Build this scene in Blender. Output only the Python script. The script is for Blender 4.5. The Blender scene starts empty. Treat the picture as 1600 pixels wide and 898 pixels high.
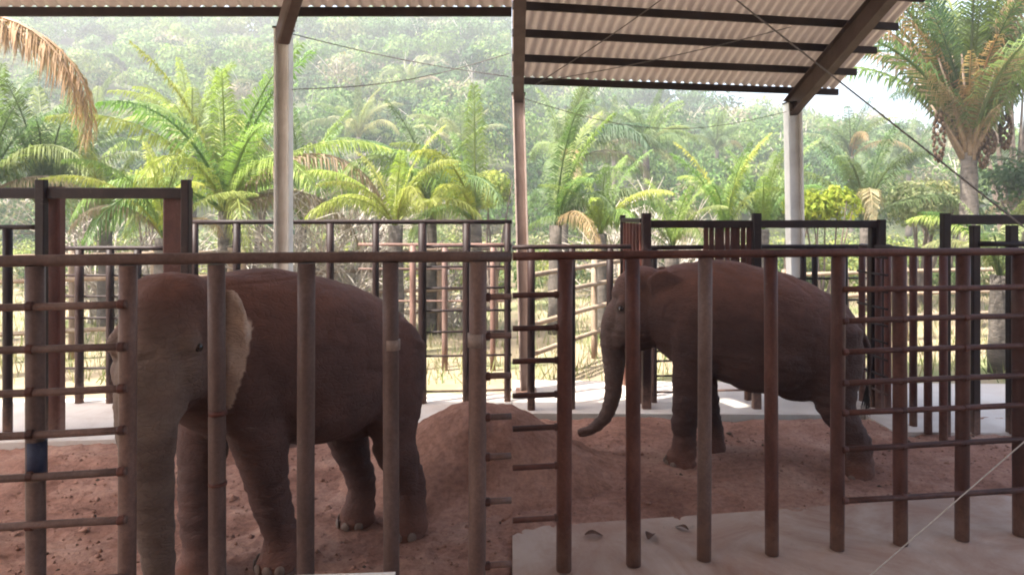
import bpy, bmesh, math, random
import numpy as np
from mathutils import Vector, Matrix, Euler

sc = bpy.context.scene
R = math.radians
# ------------------------------------------------------------------ camera
F = 1100.0            # focal length in photo pixels (1600 wide)
CZ = 2.83             # eye height
HY = 335.0            # photo row of the horizon
cam_d = bpy.data.cameras.new('camera')
cam = bpy.data.objects.new('camera', cam_d)
sc.collection.objects.link(cam)
cam.location = (0, 0, CZ)
cam.rotation_euler = (R(90), 0, 0)
cam_d.sensor_width = 36.0
cam_d.lens = 36.0 * F / 1600.0
cam_d.shift_y = -(449.0 - HY) / 1600.0
cam_d.clip_start = 0.05
cam_d.clip_end = 3000
sc.camera = cam
# ------------------------------------------------------------------ world, sun, exposure
SUN_EL, SUN_AZ = R(57), R(243)       # azimuth clockwise from +Y (from the left, a little behind the viewer)
w = bpy.data.worlds.new('World'); sc.world = w; w.use_nodes = True
nt = w.node_tree
bg = nt.nodes['Background']
sky = nt.nodes.new('ShaderNodeTexSky'); sky.sky_type = 'NISHITA'
sky.sun_disc = False; sky.sun_elevation = SUN_EL; sky.sun_rotation = SUN_AZ
sky.air_density = 1.0; sky.dust_density = 5.0; sky.ozone_density = 0.5
nt.links.new(sky.outputs[0], bg.inputs[0])
bg.inputs[1].default_value = 0.14
sl = bpy.data.lights.new('sun', 'SUN'); so = bpy.data.objects.new('sun', sl)
sc.collection.objects.link(so)
sl.energy = 4.3; sl.angle = R(1.0); sl.color = (1.0, 0.95, 0.86)
sd = Vector((math.sin(SUN_AZ) * math.cos(SUN_EL), math.cos(SUN_AZ) * math.cos(SUN_EL), math.sin(SUN_EL)))
so.rotation_euler = (-sd).to_track_quat('-Z', 'Y').to_euler()
so.location = (0, -10, 40)
sc.view_settings.view_transform = 'Standard'; sc.view_settings.look = 'None'
sc.view_settings.gamma = 1.0; sc.view_settings.use_curve_mapping = False
sc.view_settings.exposure = 2.27
sc.cycles.use_denoising = True
sc.cycles.max_bounces = 8; sc.cycles.diffuse_bounces = 5; sc.cycles.transparent_max_bounces = 8
sc.cycles.volume_bounces = 0
HAZE = 0.0027
sc.cycles.filter_width = 1.9

# ------------------------------------------------------------------ helpers
C = sc.collection
def P(px, py, d):
    return Vector(((px - 800) / F * d, d, CZ - (py - HY) / F * d))
def G(px, py, z=0.0):
    d = (CZ - z) * F / (py - HY)
    return Vector(((px - 800) / F * d, d, z))
def zat(py, d): return CZ - (py - HY) / F * d
def on_line(px, A, B):
    """plan point where the sight line of column px meets the line A-B"""
    t = (px - 800) / F
    ax, ay = A[0], A[1]; dx, dy = B[0] - ax, B[1] - ay
    s = (t * ay - ax) / (dx - t * dy)
    return Vector((ax + s * dx, ay + s * dy, 0))

def mesh_obj(name, verts, faces, mat, parent=None, origin=None, smooth=False):
    me = bpy.data.meshes.new(name)
    if origin is not None:
        verts = [(v[0] - origin[0], v[1] - origin[1], v[2] - origin[2]) for v in verts]
    me.from_pydata([tuple(v) for v in verts], [], faces)
    if isinstance(mat, (list, tuple)):
        for m in mat: me.materials.append(m)
    else: me.materials.append(mat)
    if smooth: me.polygons.foreach_set('use_smooth', [True] * len(me.polygons))
    me.update()
    o = bpy.data.objects.new(name, me); C.objects.link(o)
    if parent is not None: o.parent = parent
    elif origin is not None: o.location = origin
    return o
def np_mesh(name, V, Q, mat, col=None, smooth=False):
    """quick mesh from numpy arrays; Q is (n,4) or (n,3); col per-vertex rgb"""
    me = bpy.data.meshes.new(name)
    n = Q.shape[1]
    me.vertices.add(len(V)); me.vertices.foreach_set('co', V.astype(np.float32).ravel())
    me.loops.add(Q.size); me.loops.foreach_set('vertex_index', Q.astype(np.int32).ravel())
    me.polygons.add(len(Q))
    me.polygons.foreach_set('loop_start', np.arange(0, Q.size, n, dtype=np.int32))
    me.polygons.foreach_set('loop_total', np.full(len(Q), n, dtype=np.int32))
    if smooth: me.polygons.foreach_set('use_smooth', np.ones(len(Q), dtype=bool))
    me.update(calc_edges=True)
    if col is not None:
        a = me.color_attributes.new('tint', 'FLOAT_COLOR', 'POINT')
        c4 = np.ones((len(V), 4), np.float32); c4[:, :3] = col
        a.data.foreach_set('color', c4.ravel())
    me.materials.append(mat)
    return me
def tag(o, label=None, cat=None, group=None, kind=None):
    if label: o['label'] = label
    if cat: o['category'] = cat
    if group: o['group'] = group
    if kind: o['kind'] = kind
    return o
def empty(name, loc, rz=0):
    o = bpy.data.objects.new(name, None); C.objects.link(o)
    o.location = loc; o.rotation_euler = (0, 0, rz); o.empty_display_size = 0.2
    return o

class MB:
    def __init__(s): s.v = []; s.f = []
    def add(s, v, f):
        k = len(s.v); s.v += [Vector(q) for q in v]; s.f += [tuple(i + k for i in q) for q in f]
    def tube(s, pts, rad, n=10, cap=True):
        pts = [Vector(p) for p in pts]
        if not hasattr(rad, '__len__'): rad = [rad] * len(pts)
        rings = []; side = None
        for i, p in enumerate(pts):
            a = pts[max(i - 1, 0)]; b = pts[min(i + 1, len(pts) - 1)]
            t = (b - a).normalized()
            if side is None:
                side = t.cross(Vector((0, 0, 1)))
                if side.length < 0.05: side = t.cross(Vector((0, 1, 0)))
            side = (side - t * side.dot(t)).normalized()
            up = side.cross(t)
            rings.append([p + (side * math.cos(k * 2 * math.pi / n) + up * math.sin(k * 2 * math.pi / n)) * rad[i] for k in range(n)])
        v = [q for r in rings for q in r]; f = []
        for i in range(len(pts) - 1):
            for k in range(n):
                f.append((i * n + k, i * n + (k + 1) % n, (i + 1) * n + (k + 1) % n, (i + 1) * n + k))
        if cap:
            f.append(tuple(range(n))[::-1]); f.append(tuple((len(pts) - 1) * n + k for k in range(n)))
        s.add(v, f); return s
    def beam(s, a, b, wd, h, up=Vector((0, 0, 1)), bev=0.12):
        """bevelled rectangular bar from a to b"""
        a, b = Vector(a), Vector(b); t = (b - a).normalized()
        side = t.cross(up)
        if side.length < 0.05: side = t.cross(Vector((0, 1, 0)))
        side.normalize(); u = side.cross(t)
        c = min(wd, h) * bev
        sec = [(-wd/2 + c, -h/2), (wd/2 - c, -h/2), (wd/2, -h/2 + c), (wd/2, h/2 - c), (wd/2 - c, h/2), (-wd/2 + c, h/2), (-wd/2, h/2 - c), (-wd/2, -h/2 + c)]
        v = [p + side * x + u * y for p in (a, b) for x, y in sec]
        f = [(k, (k + 1) % 8, 8 + (k + 1) % 8, 8 + k) for k in range(8)] + [tuple(range(8))[::-1], tuple(range(8, 16))]
        s.add(v, f); return s
    def ellipsoid(s, c, r, nu=12, nv=8, M=None):
        v = []; f = []
        for j in range(nv + 1):
            th = math.pi * j / nv
            for i in range(nu):
                ph = 2 * math.pi * i / nu
                q = Vector((r[0] * math.sin(th) * math.cos(ph), r[1] * math.sin(th) * math.sin(ph), r[2] * math.cos(th)))
                if M is not None: q = M @ q
                v.append(Vector(c) + q)
        for j in range(nv):
            for i in range(nu):
                f.append((j * nu + i, (j + 1) * nu + i, (j + 1) * nu + (i + 1) % nu, j * nu + (i + 1) % nu))
        s.add(v, f); return s
    def build(s, name, mat, parent=None, smooth=False, origin=None):
        if parent is not None and origin is None: origin = parent.location
        return mesh_obj(name, s.v, s.f, mat, parent, origin, smooth)

# ------------------------------------------------------------------ materials
def mat_new(name):
    m = bpy.data.materials.new(name); m.use_nodes = True
    t = m.node_tree; b = t.nodes['Principled BSDF']
    return m, t, b
def nd(t, ty, **k):
    n = t.nodes.new(ty)
    for a, v in k.items(): setattr(n, a, v)
    return n
def ramp(t, fac, stops):
    r = nd(t, 'ShaderNodeValToRGB')
    el = r.color_ramp.elements
    while len(el) < len(stops): el.new(0.5)
    for e, (p, c) in zip(el, stops): e.position = p; e.color = (*c, 1)
    t.links.new(fac, r.inputs[0]); return r.outputs[0]
def coords(t, kind='Object'):
    return nd(t, 'ShaderNodeTexCoord').outputs[kind]
def world_pos(t): return nd(t, 'ShaderNodeNewGeometry').outputs['Position']
def noise(t, vec, scale, detail=6, rough=0.6, dist=0.0, stretch=None):
    if stretch:
        mp = nd(t, 'ShaderNodeMapping'); mp.inputs['Scale'].default_value = stretch
        t.links.new(vec, mp.inputs[0]); vec = mp.outputs[0]
    n = nd(t, 'ShaderNodeTexNoise'); n.inputs['Scale'].default_value = scale
    n.inputs['Detail'].default_value = detail; n.inputs['Roughness'].default_value = rough
    n.inputs['Distortion'].default_value = dist
    t.links.new(vec, n.inputs['Vector']); return n.outputs['Fac']
def mix(t, fac, a, b, mode='MIX'):
    m = nd(t, 'ShaderNodeMix', data_type='RGBA', blend_type=mode)
    for s, v in ((m.inputs[0], fac), (m.inputs[6], a), (m.inputs[7], b)):
        if hasattr(v, 'links'): t.links.new(v, s)
        elif hasattr(v, '__len__'): s.default_value = (*v, 1)
        else: s.default_value = v
    return m.outputs[2]
def bump(t, b, h, strength=0.3, dist=0.02):
    n = nd(t, 'ShaderNodeBump'); n.inputs['Strength'].default_value = strength; n.inputs['Distance'].default_value = dist
    t.links.new(h, n.inputs['Height']); t.links.new(n.outputs[0], b.inputs['Normal'])
def surface(name, stops, scale, rough=0.9, bs=0.3, bd=0.02, bscale=None, stretch=None, detail=8, spec=0.3):
    m, t, b = mat_new(name); p = world_pos(t)
    f = noise(t, p, scale, detail, 0.62, 0.3, stretch)
    c = ramp(t, f, stops)
    t.links.new(c, b.inputs['Base Color']); b.inputs['Roughness'].default_value = rough
    b.inputs['Specular IOR Level'].default_value = spec
    bump(t, b, noise(t, p, bscale or scale * 6, 8, 0.65, 0, stretch), bs, bd)
    return m

M_ground = surface('dry_grass_ground', [(0.3, (0.19, 0.145, 0.095)), (0.5, (0.23, 0.185, 0.12)), (0.62, (0.13, 0.15, 0.06)), (0.75, (0.25, 0.205, 0.145))], 0.35, bs=0.6, bd=0.05, bscale=6)
M_hill = surface('hill_undergrowth', [(0.3, (0.03, 0.04, 0.015)), (0.55, (0.06, 0.07, 0.03)), (0.75, (0.12, 0.11, 0.06))], 0.3, bs=0.6, bd=0.1, bscale=3)
def soil_mat(name, dark, mid, light):
    m, t, b = mat_new(name); p = world_pos(t)
    c1 = ramp(t, noise(t, p, 1.1, 5, 0.6, 0.4), [(0.32, dark), (0.5, mid), (0.68, light)])
    c2 = ramp(t, noise(t, p, 17, 8, 0.7, 0.2), [(0.3, (0.55, 0.5, 0.5)), (0.55, (1, 1, 1)), (0.72, (1.25, 1.2, 1.15))])
    c = mix(t, 0.85, c1, c2, 'MULTIPLY')
    t.links.new(c, b.inputs['Base Color']); b.inputs['Roughness'].default_value = 0.95
    b.inputs['Specular IOR Level'].default_value = 0.15
    bump(t, b, noise(t, p, 22, 10, 0.8), 1.0, 0.045)
    return m
M_soil = soil_mat('red_brown_soil', (0.22, 0.105, 0.073), (0.36, 0.190, 0.138), (0.47, 0.29, 0.22))
M_sand = soil_mat('red_sand', (0.25, 0.125, 0.085), (0.37, 0.195, 0.14), (0.46, 0.265, 0.197))
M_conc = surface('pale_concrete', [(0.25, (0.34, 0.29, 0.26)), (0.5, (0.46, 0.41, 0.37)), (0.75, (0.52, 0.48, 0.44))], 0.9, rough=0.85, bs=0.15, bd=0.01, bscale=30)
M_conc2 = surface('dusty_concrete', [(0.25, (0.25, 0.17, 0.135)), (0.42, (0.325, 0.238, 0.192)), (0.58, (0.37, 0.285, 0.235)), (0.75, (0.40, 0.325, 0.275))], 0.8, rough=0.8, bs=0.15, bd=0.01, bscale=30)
def stain(m, colr, scale, lo, hi, amt):
    t = m.node_tree; b = t.nodes['Principled BSDF']; src = b.inputs['Base Color'].links[0].from_socket
    f = ramp(t, noise(t, world_pos(t), scale, 9, 0.72, 1.2), [(lo, (0, 0, 0)), (hi, (amt,) * 3)])
    t.links.new(mix(t, f, src, colr), b.inputs['Base Color'])
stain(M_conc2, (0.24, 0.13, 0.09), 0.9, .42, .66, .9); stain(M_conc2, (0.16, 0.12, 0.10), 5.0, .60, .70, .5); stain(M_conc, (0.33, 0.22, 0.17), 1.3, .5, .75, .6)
def pipe_mat(name, a, b_, c_, rough=0.55):
    m, t, b = mat_new(name); p = world_pos(t)
    oi = nd(t, 'ShaderNodeObjectInfo')
    f = noise(t, p, 3.0, 8, 0.7, 0.6, (1, 1, 0.45))
    c = ramp(t, f, [(0.32, a), (0.52, b_), (0.72, c_)])
    s = ramp(t, noise(t, p, 40, 6, 0.7), [(0.35, (0.7, 0.68, 0.68)), (0.6, (1, 1, 1)), (0.75, (1.25, 1.22, 1.2))])
    c = mix(t, 0.8, c, s, 'MULTIPLY')
    # each pipe has aged a little differently
    v = ramp(t, oi.outputs['Random'], [(0.0, (0.78, 0.74, 0.74)), (0.5, (1, 1, 1)), (1.0, (1.3, 1.16, 1.08))])
    c = mix(t, 1.0, c, v, 'MULTIPLY')
    # pale scuffs
    sc_ = ramp(t, noise(t, p, 5.5, 4, 0.8, 1.5, (1, 1, 2.2)), [(0.62, (0, 0, 0)), (0.72, (1, 1, 1))])
    c = mix(t, mix(t, 0.35, (0, 0, 0), sc_), c, (0.16, 0.115, 0.10))
    sx = nd(t, 'ShaderNodeSeparateXYZ'); t.links.new(p, sx.inputs[0])
    hi_ = nd(t, 'ShaderNodeMapRange'); hi_.inputs[1].default_value = 0.75; hi_.inputs[2].default_value = 0.05; t.links.new(sx.outputs[2], hi_.inputs[0])
    ml = nd(t, 'ShaderNodeMath', operation='MULTIPLY'); t.links.new(hi_.outputs[0], ml.inputs[0]); t.links.new(noise(t, p, 9, 6, .75, .8), ml.inputs[1])
    c = mix(t, ramp(t, ml.outputs[0], [(0.18, (0, 0, 0)), (0.5, (.8, .8, .8))]), c, (0.20, 0.115, 0.085))
    t.links.new(c, b.inputs['Base Color']); b.inputs['Roughness'].default_value = rough
    b.inputs['Specular IOR Level'].default_value = 0.22
    bump(t, b, noise(t, p, 60, 6, 0.7), 0.2, 0.004)
    return m
M_pipe = pipe_mat('rusty_brown_pipe', (0.044, 0.017, 0.013), (0.076, 0.031, 0.024), (0.11, 0.054, 0.042))
M_pipeg = pipe_mat('weathered_grey_brown_pipe', (0.085, 0.052, 0.044), (0.13, 0.083, 0.071), (0.175, 0.122, 0.105))
M_dark = pipe_mat('dark_brown_steel', (0.013, 0.006, 0.006), (0.021, 0.010, 0.009), (0.036, 0.020, 0.017))
M_red = pipe_mat('oxide_red_steel', (0.055, 0.019, 0.015), (0.085, 0.030, 0.023), (0.115, 0.05, 0.04))
M_blue = pipe_mat('dark_blue_paint', (0.02, 0.025, 0.05), (0.03, 0.035, 0.07), (0.05, 0.05, 0.08))
M_tape = pipe_mat('pale_worn_tape', (0.17, 0.125, 0.105), (0.23, 0.175, 0.15), (0.30, 0.24, 0.21))
M_log = pipe_mat('pale_log_rail', (0.20, 0.145, 0.10), (0.28, 0.215, 0.155), (0.34, 0.28, 0.215), 0.85)
M_white = surface('white_painted_steel', [(0.3, (0.55, 0.52, 0.48)), (0.6, (0.72, 0.70, 0.66))], 2.5, rough=0.6, bs=0.1, bd=0.005, bscale=40)
M_beam = surface('brown_roof_beam', [(0.3, (0.065, 0.042, 0.036)), (0.6, (0.10, 0.07, 0.062))], 4, rough=0.7, bs=0.1, bd=0.005, bscale=40)
M_purlin = surface('dark_purlin', [(0.3, (0.016, 0.009, 0.008)), (0.65, (0.032, 0.019, 0.017))], 6, rough=0.8, bs=0.1, bd=0.005, bscale=40)
M_colb = surface('brown_grey_painted_steel', [(0.3, (0.27, 0.20, 0.17)), (0.6, (0.37, 0.29, 0.255))], 2.5, rough=0.6, bs=0.1, bd=0.005, bscale=40)
M_cable = surface('steel_cable', [(0.3, (0.09, 0.075, 0.07)), (0.6, (0.15, 0.13, 0.12))], 30, rough=0.6)
M_cablew = surface('pale_cable', [(0.3, (0.36, 0.32, 0.29)), (0.6, (0.48, 0.44, 0.40))], 30, rough=0.5)
def roof_mat():
    m, t, b = mat_new('corrugated_fibre_cement'); p = world_pos(t)
    c = ramp(t, noise(t, p, 1.2, 8, 0.65, 0.4), [(0.28, (0.30, 0.25, 0.225)), (0.5, (0.37, 0.32, 0.292)), (0.75, (0.43, 0.385, 0.36))])
    t.links.new(c, b.inputs['Base Color']); b.inputs['Roughness'].default_value = 0.9
    tr = nd(t, 'ShaderNodeBsdfTranslucent'); tr.inputs[0].default_value = (0.80, 0.60, 0.48, 1)
    ms = nd(t, 'ShaderNodeMixShader'); ms.inputs[0].default_value = 0.04
    t.links.new(b.outputs[0], ms.inputs[1]); t.links.new(tr.outputs[0], ms.inputs[2])
    t.links.new(ms.outputs[0], t.nodes['Material Output'].inputs[0])
    return m
M_roof = roof_mat()
def leaf_mat(name, attr=False, trans=0.35, rough=0.55):
    """foliage: colour from the mesh (attr) or the object's own colour, slightly varied per object, part of the light passes through"""
    m, t, b = mat_new(name)
    if attr:
        a = nd(t, 'ShaderNodeAttribute'); a.attribute_name = 'tint'; c = a.outputs['Color']
    else:
        oi = nd(t, 'ShaderNodeObjectInfo')
        v = ramp(t, oi.outputs['Random'], [(0.0, (0.72, 0.78, 0.8)), (0.5, (1, 1, 1)), (1.0, (1.35, 1.22, 0.95))])
        c = mix(t, 1.0, oi.outputs['Color'], v, 'MULTIPLY')
    n = ramp(t, noise(t, world_pos(t), 2.3, 3, 0.6), [(0.3, (0.75, 0.8, 0.8)), (0.7, (1.25, 1.2, 1.1))])
    c = mix(t, 0.8, c, n, 'MULTIPLY')
    t.links.new(c, b.inputs['Base Color']); b.inputs['Roughness'].default_value = rough
    b.inputs['Specular IOR Level'].default_value = 0.3
    tr = nd(t, 'ShaderNodeBsdfTranslucent')
    t.links.new(mix(t, 1.0, c, (1.2, 1.4, 0.8), 'MULTIPLY'), tr.inputs[0])
    ms = nd(t, 'ShaderNodeMixShader'); ms.inputs[0].default_value = trans
    t.links.new(b.outputs[0], ms.inputs[1]); t.links.new(tr.outputs[0], ms.inputs[2])
    t.links.new(ms.outputs[0], t.nodes['Material Output'].inputs[0])
    return m
M_leafo = leaf_mat('palm_leaf')
M_leafa = leaf_mat('tree_leaf', attr=True, trans=0.3, rough=0.8)
M_twig = surface('grey_twig', [(0.3, (0.32, 0.28, 0.24)), (0.7, (0.48, 0.43, 0.38))], 6, rough=0.9)
M_trunk = surface('palm_trunk_bark', [(0.3, (0.06, 0.05, 0.042)), (0.5, (0.10, 0.085, 0.072)), (0.7, (0.16, 0.135, 0.115))], 4, bs=0.8, bd=0.04, bscale=12, stretch=(1, 1, 3))
M_bark = surface('tree_bark', [(0.3, (0.08, 0.06, 0.05)), (0.7, (0.19, 0.15, 0.12))], 5, bs=0.6, bd=0.02, bscale=20)
M_husk = surface('dry_palm_husk', [(0.3, (0.17, 0.12, 0.085)), (0.7, (0.31, 0.235, 0.175))], 9, rough=0.9)
M_fruit = surface('brown_palm_fruit', [(0.3, (0.055, 0.032, 0.02)), (0.7, (0.11, 0.068, 0.04))], 20, rough=0.7)
M_dryleaf = surface('dry_brown_leaf', [(0.3, (0.05, 0.022, 0.014)), (0.7, (0.095, 0.042, 0.025))], 20, rough=0.9)
M_dung = surface('dark_crumbs', [(0.3, (0.05, 0.032, 0.024)), (0.7, (0.11, 0.07, 0.05))], 9, rough=0.95)
M_clod = surface('soil_clod', [(0.3, (0.15, 0.07, 0.05)), (0.7, (0.34, 0.19, 0.14))], 7, rough=0.95)

def skin_mat():
    m, t, b = mat_new('elephant_skin')
    a = nd(t, 'ShaderNodeAttribute'); a.attribute_name = 'tint'
    p = coords(t)
    f1 = ramp(t, noise(t, p, 3.2, 6, 0.65, 0.5), [(0.3, (0.72, 0.68, 0.66)), (0.5, (1, 1, 1)), (0.7, (1.3, 1.24, 1.18))])
    c = mix(t, 0.9, a.outputs['Color'], f1, 'MULTIPLY')
    # wrinkles: stretched cracks, mostly horizontal folds
    mp = nd(t, 'ShaderNodeMapping'); mp.inputs['Scale'].default_value = (1, 1, 2.4); t.links.new(p, mp.inputs[0])
    wn = nd(t, 'ShaderNodeTexNoise'); wn.inputs['Scale'].default_value = 3.0; t.links.new(mp.outputs[0], wn.inputs['Vector'])
    wv = mix(t, 0.22, mp.outputs[0], wn.outputs['Color'])
    vo = nd(t, 'ShaderNodeTexVoronoi'); vo.feature = 'DISTANCE_TO_EDGE'; vo.inputs['Scale'].default_value = 19
    t.links.new(wv, vo.inputs['Vector'])
    cr = ramp(t, vo.outputs[0], [(0.0, (0.62, 0.6, 0.6)), (0.10, (1, 1, 1)), (1, (1, 1, 1))])
    c = mix(t, 0.34, c, cr, 'MULTIPLY')
    t.links.new(c, b.inputs['Base Color'])
    b.inputs['Roughness'].default_value = 0.78; b.inputs['Specular IOR Level'].default_value = 0.28
    h = mix(t, 0.65, ramp(t, vo.outputs[0], [(0.0, (0, 0, 0)), (0.14, (1, 1, 1))]), noise(t, p, 34, 8, 0.7, 0.4, (1, 1, 1.8)))
    bump(t, b, h, 0.62, 0.018)
    return m
M_skin = skin_mat()
m, t, b = mat_new('elephant_eye'); b.inputs['Base Color'].default_value = (0.02, 0.012, 0.01, 1); b.inputs['Roughness'].default_value = 0.12; M_eye = m
M_nail = surface('toenail', [(0.3, (0.12, 0.08, 0.062)), (0.7, (0.18, 0.13, 0.105))], 14, rough=0.6)
M_hair = surface('dark_tail_hair', [(0.3, (0.02, 0.015, 0.013)), (0.7, (0.04, 0.03, 0.025))], 14, rough=0.7)

# ------------------------------------------------------------------ setting: ground, hill
rng = np.random.default_rng(7)
def vnoise(x, y, seed=0):
    """smooth value noise on arrays"""
    xi = np.floor(x).astype(int); yi = np.floor(y).astype(int); fx = x - xi; fy = y - yi
    fx = fx * fx * (3 - 2 * fx); fy = fy * fy * (3 - 2 * fy)
    def h(a, b):
        n = (a * 374761393 + b * 668265263 + seed * 1442695041) & 0x7fffffff
        n = (n ^ (n >> 13)) * 1274126177 & 0x7fffffff
        return ((n ^ (n >> 16)) & 0xffff) / 65535.0
    return (h(xi, yi) * (1 - fx) + h(xi + 1, yi) * fx) * (1 - fy) + (h(xi, yi + 1) * (1 - fx) + h(xi + 1, yi + 1) * fx) * fy
def fbm(x, y, seed=0, o=4):
    s = 0; a = 0.5
    for i in range(o): s = s + a * vnoise(x * 2 ** i, y * 2 ** i, seed + i); a *= 0.5
    return s
def grid_obj(name, x0, x1, y0, y1, nx, ny, zf, mat, kind='structure', keep=None, smooth=True):
    xs = np.linspace(x0, x1, nx); ys = np.linspace(y0, y1, ny)
    X, Y = np.meshgrid(xs, ys); Z = zf(X, Y)
    V = np.stack([X.ravel(), Y.ravel(), Z.ravel()], 1)
    i = np.arange(nx * ny).reshape(ny, nx)
    Q = np.stack([i[:-1, :-1].ravel(), i[:-1, 1:].ravel(), i[1:, 1:].ravel(), i[1:, :-1].ravel()], 1)
    if keep is not None:
        c = V[Q].mean(1); Q = Q[keep(c[:, 0], c[:, 1])]
    o = bpy.data.objects.new(name, np_mesh(name, V, Q, mat, None, smooth)); C.objects.link(o)
    if kind: o['kind'] = kind
    return o

mesh_obj('ground', [(-128, -28, -0.05), (128, -28, -0.05), (128, 148, -0.05), (-128, 148, -0.05)], [(0, 1, 2, 3)], M_ground)['kind'] = 'structure'
RIDGE = 118.0
def hill_z(X, Y):
    left = 33.0 - 0.02 * (X + 40) + 2.5 * (fbm(X / 22 + 5, Y * 0 + 3.1, 4) - 0.5)
    xr = np.clip(X, 0, 120)
    right = 22.8 - 0.175 * xr + 3.0 * (fbm(X / 16 + 1, Y * 0 + 8.3, 9) - 0.5)
    s = np.clip((X + 0.2) / 1.2, 0, 1)
    Hr = left * (1 - s) + right * s
    t = np.clip((Y - 36) / (RIDGE - 36), 0, 1.2)
    z = Hr * np.where(t < 1, t ** 1.05, 1 - (t - 1) * 0.8)
    z = z + np.where(t > 0, 2.2 * (fbm(X / 13, Y / 13, 2) - 0.5) * np.clip(t * 6, 0, 1), 0)
    return np.where(t > 0, z, -0.3)
grid_obj('hillside', -126, 126, 35, 146, 211, 90, hill_z, M_hill)

# ------------------------------------------------------------------ pen floor
def soil_z(X, Y):
    z = 0.012 + 0.10 * (fbm(X * 1.3, Y * 1.3, 3) - 0.45) + 0.075 * (fbm(X * 4.2, Y * 4.2, 11) - 0.5) + 0.03 * (vnoise(X * 19, Y * 19, 15) - .5)
    ye = np.interp(X, [0, 2.23, 5.1, 9], [6.26, 6.66, 7.15, 7.7])       # edge of the concrete floor on the right
    return np.where(X > 0, z * .85 + .034 + np.clip((Y - ye) * .14, -.12, .01), z)
grid_obj('pen_soil', -6.6, 6.8, 2.9, 9.6, 380, 200, soil_z, M_soil, keep=lambda x, y: (y < 9.55) & ((x < 0) | (y > 5.9)))
def slab(name, poly, z0, z1, mat, joints=None):
    n = len(poly)
    v = [(p[0], p[1], z0) for p in poly] + [(p[0], p[1], z1) for p in poly]
    f = [tuple(range(n, 2 * n))] + [(i, (i + 1) % n, n + (i + 1) % n, n + i) for i in range(n)]
    o = mesh_obj(name, v, f, mat); o['kind'] = 'structure'; return o
# walkway behind the pen, left picture half and right picture half
slab('concrete_walkway', [(-9.0, 8.2), (-3.5, 8.78), (-0.004, 9.15), (-0.004, 10.9), (-9.0, 10.4)], -0.04, 0.075, M_conc)
slab('concrete_walkway', [(0.004, 9.75), (4.86, 9.68), (4.86, 8.92), (9.5, 8.75), (9.5, 11.4), (0.004, 11.7)], -0.04, 0.078, M_conc)
e0 = G(800, 832); e1 = G(1200, 804); e2 = G(1600, 771)
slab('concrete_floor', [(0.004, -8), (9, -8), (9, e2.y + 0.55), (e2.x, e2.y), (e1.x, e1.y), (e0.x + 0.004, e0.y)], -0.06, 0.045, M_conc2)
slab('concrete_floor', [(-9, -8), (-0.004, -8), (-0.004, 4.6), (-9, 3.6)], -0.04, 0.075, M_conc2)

# wall that closes the shelter behind the viewer
bw = mesh_obj('back_wall', *(lambda m: (m.v, m.f))(MB().beam((-9, -5.0, 2.45), (7.5, -5.0, 2.45), 0.2, 5.0)), M_conc2); tag(bw, 'plain dusted wall closing the shelter behind the viewer', 'wall')
# heap of red sand by the fence line
HC = (-0.36, 7.75)
def heap_z(X, Y):
    r = np.hypot((X - HC[0]) / 1.55, (Y - HC[1]) / 1.3)
    a = np.arctan2(Y - HC[1], X - HC[0])
    r = r * (1 + 0.16 * (vnoise(a * 1.6 + 10, a * 0, 5) - 0.5))
    h = 0.80 * np.exp(-(r * 1.42) ** 2.3) - 0.07
    return h + 0.20 * (fbm(X * 2.6, Y * 2.6, 21) - 0.45) + 0.05 * (fbm(X * 9, Y * 9, 23) - .45) * np.clip((1.05 - r) * 3, 0, 1)
hp = grid_obj('sand_heap', HC[0] - 2.1, HC[0] + 2.1, HC[1] - 1.6, HC[1] + 1.4, 180, 130, heap_z, M_sand, kind=None)
tag(hp, 'low heap of loose red sand on the pen floor', 'sand heap')

def clods(name, n, region, size, mat, label, seed, zf=soil_z):
    g = np.random.default_rng(seed)
    x = g.uniform(region[0], region[1], n); y = g.uniform(region[2], region[3], n)
    r = size * np.exp(g.normal(0, 0.55, n))
    base = np.array([(1, 0, 0), (-1, 0, 0), (0, 1, 0), (0, -1, 0), (0, 0, 0.8), (0, 0, -0.6)], float)
    tri = np.array([(0, 2, 4), (2, 1, 4), (1, 3, 4), (3, 0, 4), (2, 0, 5), (1, 2, 5), (3, 1, 5), (0, 3, 5)])
    V = base[None] * r[:, None, None] * g.uniform(0.6, 1.4, (n, 6, 3))
    a = g.uniform(0, 6.28, n); ca, sa = np.cos(a)[:, None], np.sin(a)[:, None]
    V = np.stack([V[..., 0] * ca - V[..., 1] * sa, V[..., 0] * sa + V[..., 1] * ca, V[..., 2]], -1)
    z = zf(x, y)
    V += np.stack([x, y, z + r * 0.2], -1)[:, None]
    T = (tri[None] + (np.arange(n) * 6)[:, None, None]).reshape(-1, 3)
    o = bpy.data.objects.new(name, np_mesh(name, V.reshape(-1, 3), T, mat)); C.objects.link(o)
    tag(o, label, 'soil clods', kind='stuff'); return o
clods('soil_clods', 2600, (-5.2, -0.05, 4.7, 8.6), 0.0085, M_clod, 'crumbs and clods scattered over the left red soil', 1)
clods('soil_clods', 1500, (0.05, 6.2, 6.35, 9.5), 0.008, M_clod, 'crumbs and clods scattered over the right red soil', 2)

clods('dung_crumbs', 90, (-5.2, -0.05, 4.9, 8.4), 0.014, M_dung, 'dark crumbs of dung and bark over the left red soil', 8)
clods('dung_crumbs', 45, (0.05, 6.2, 6.7, 9.4), 0.011, M_dung, 'dark crumbs of dung and bark over the right red soil', 9)
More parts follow.
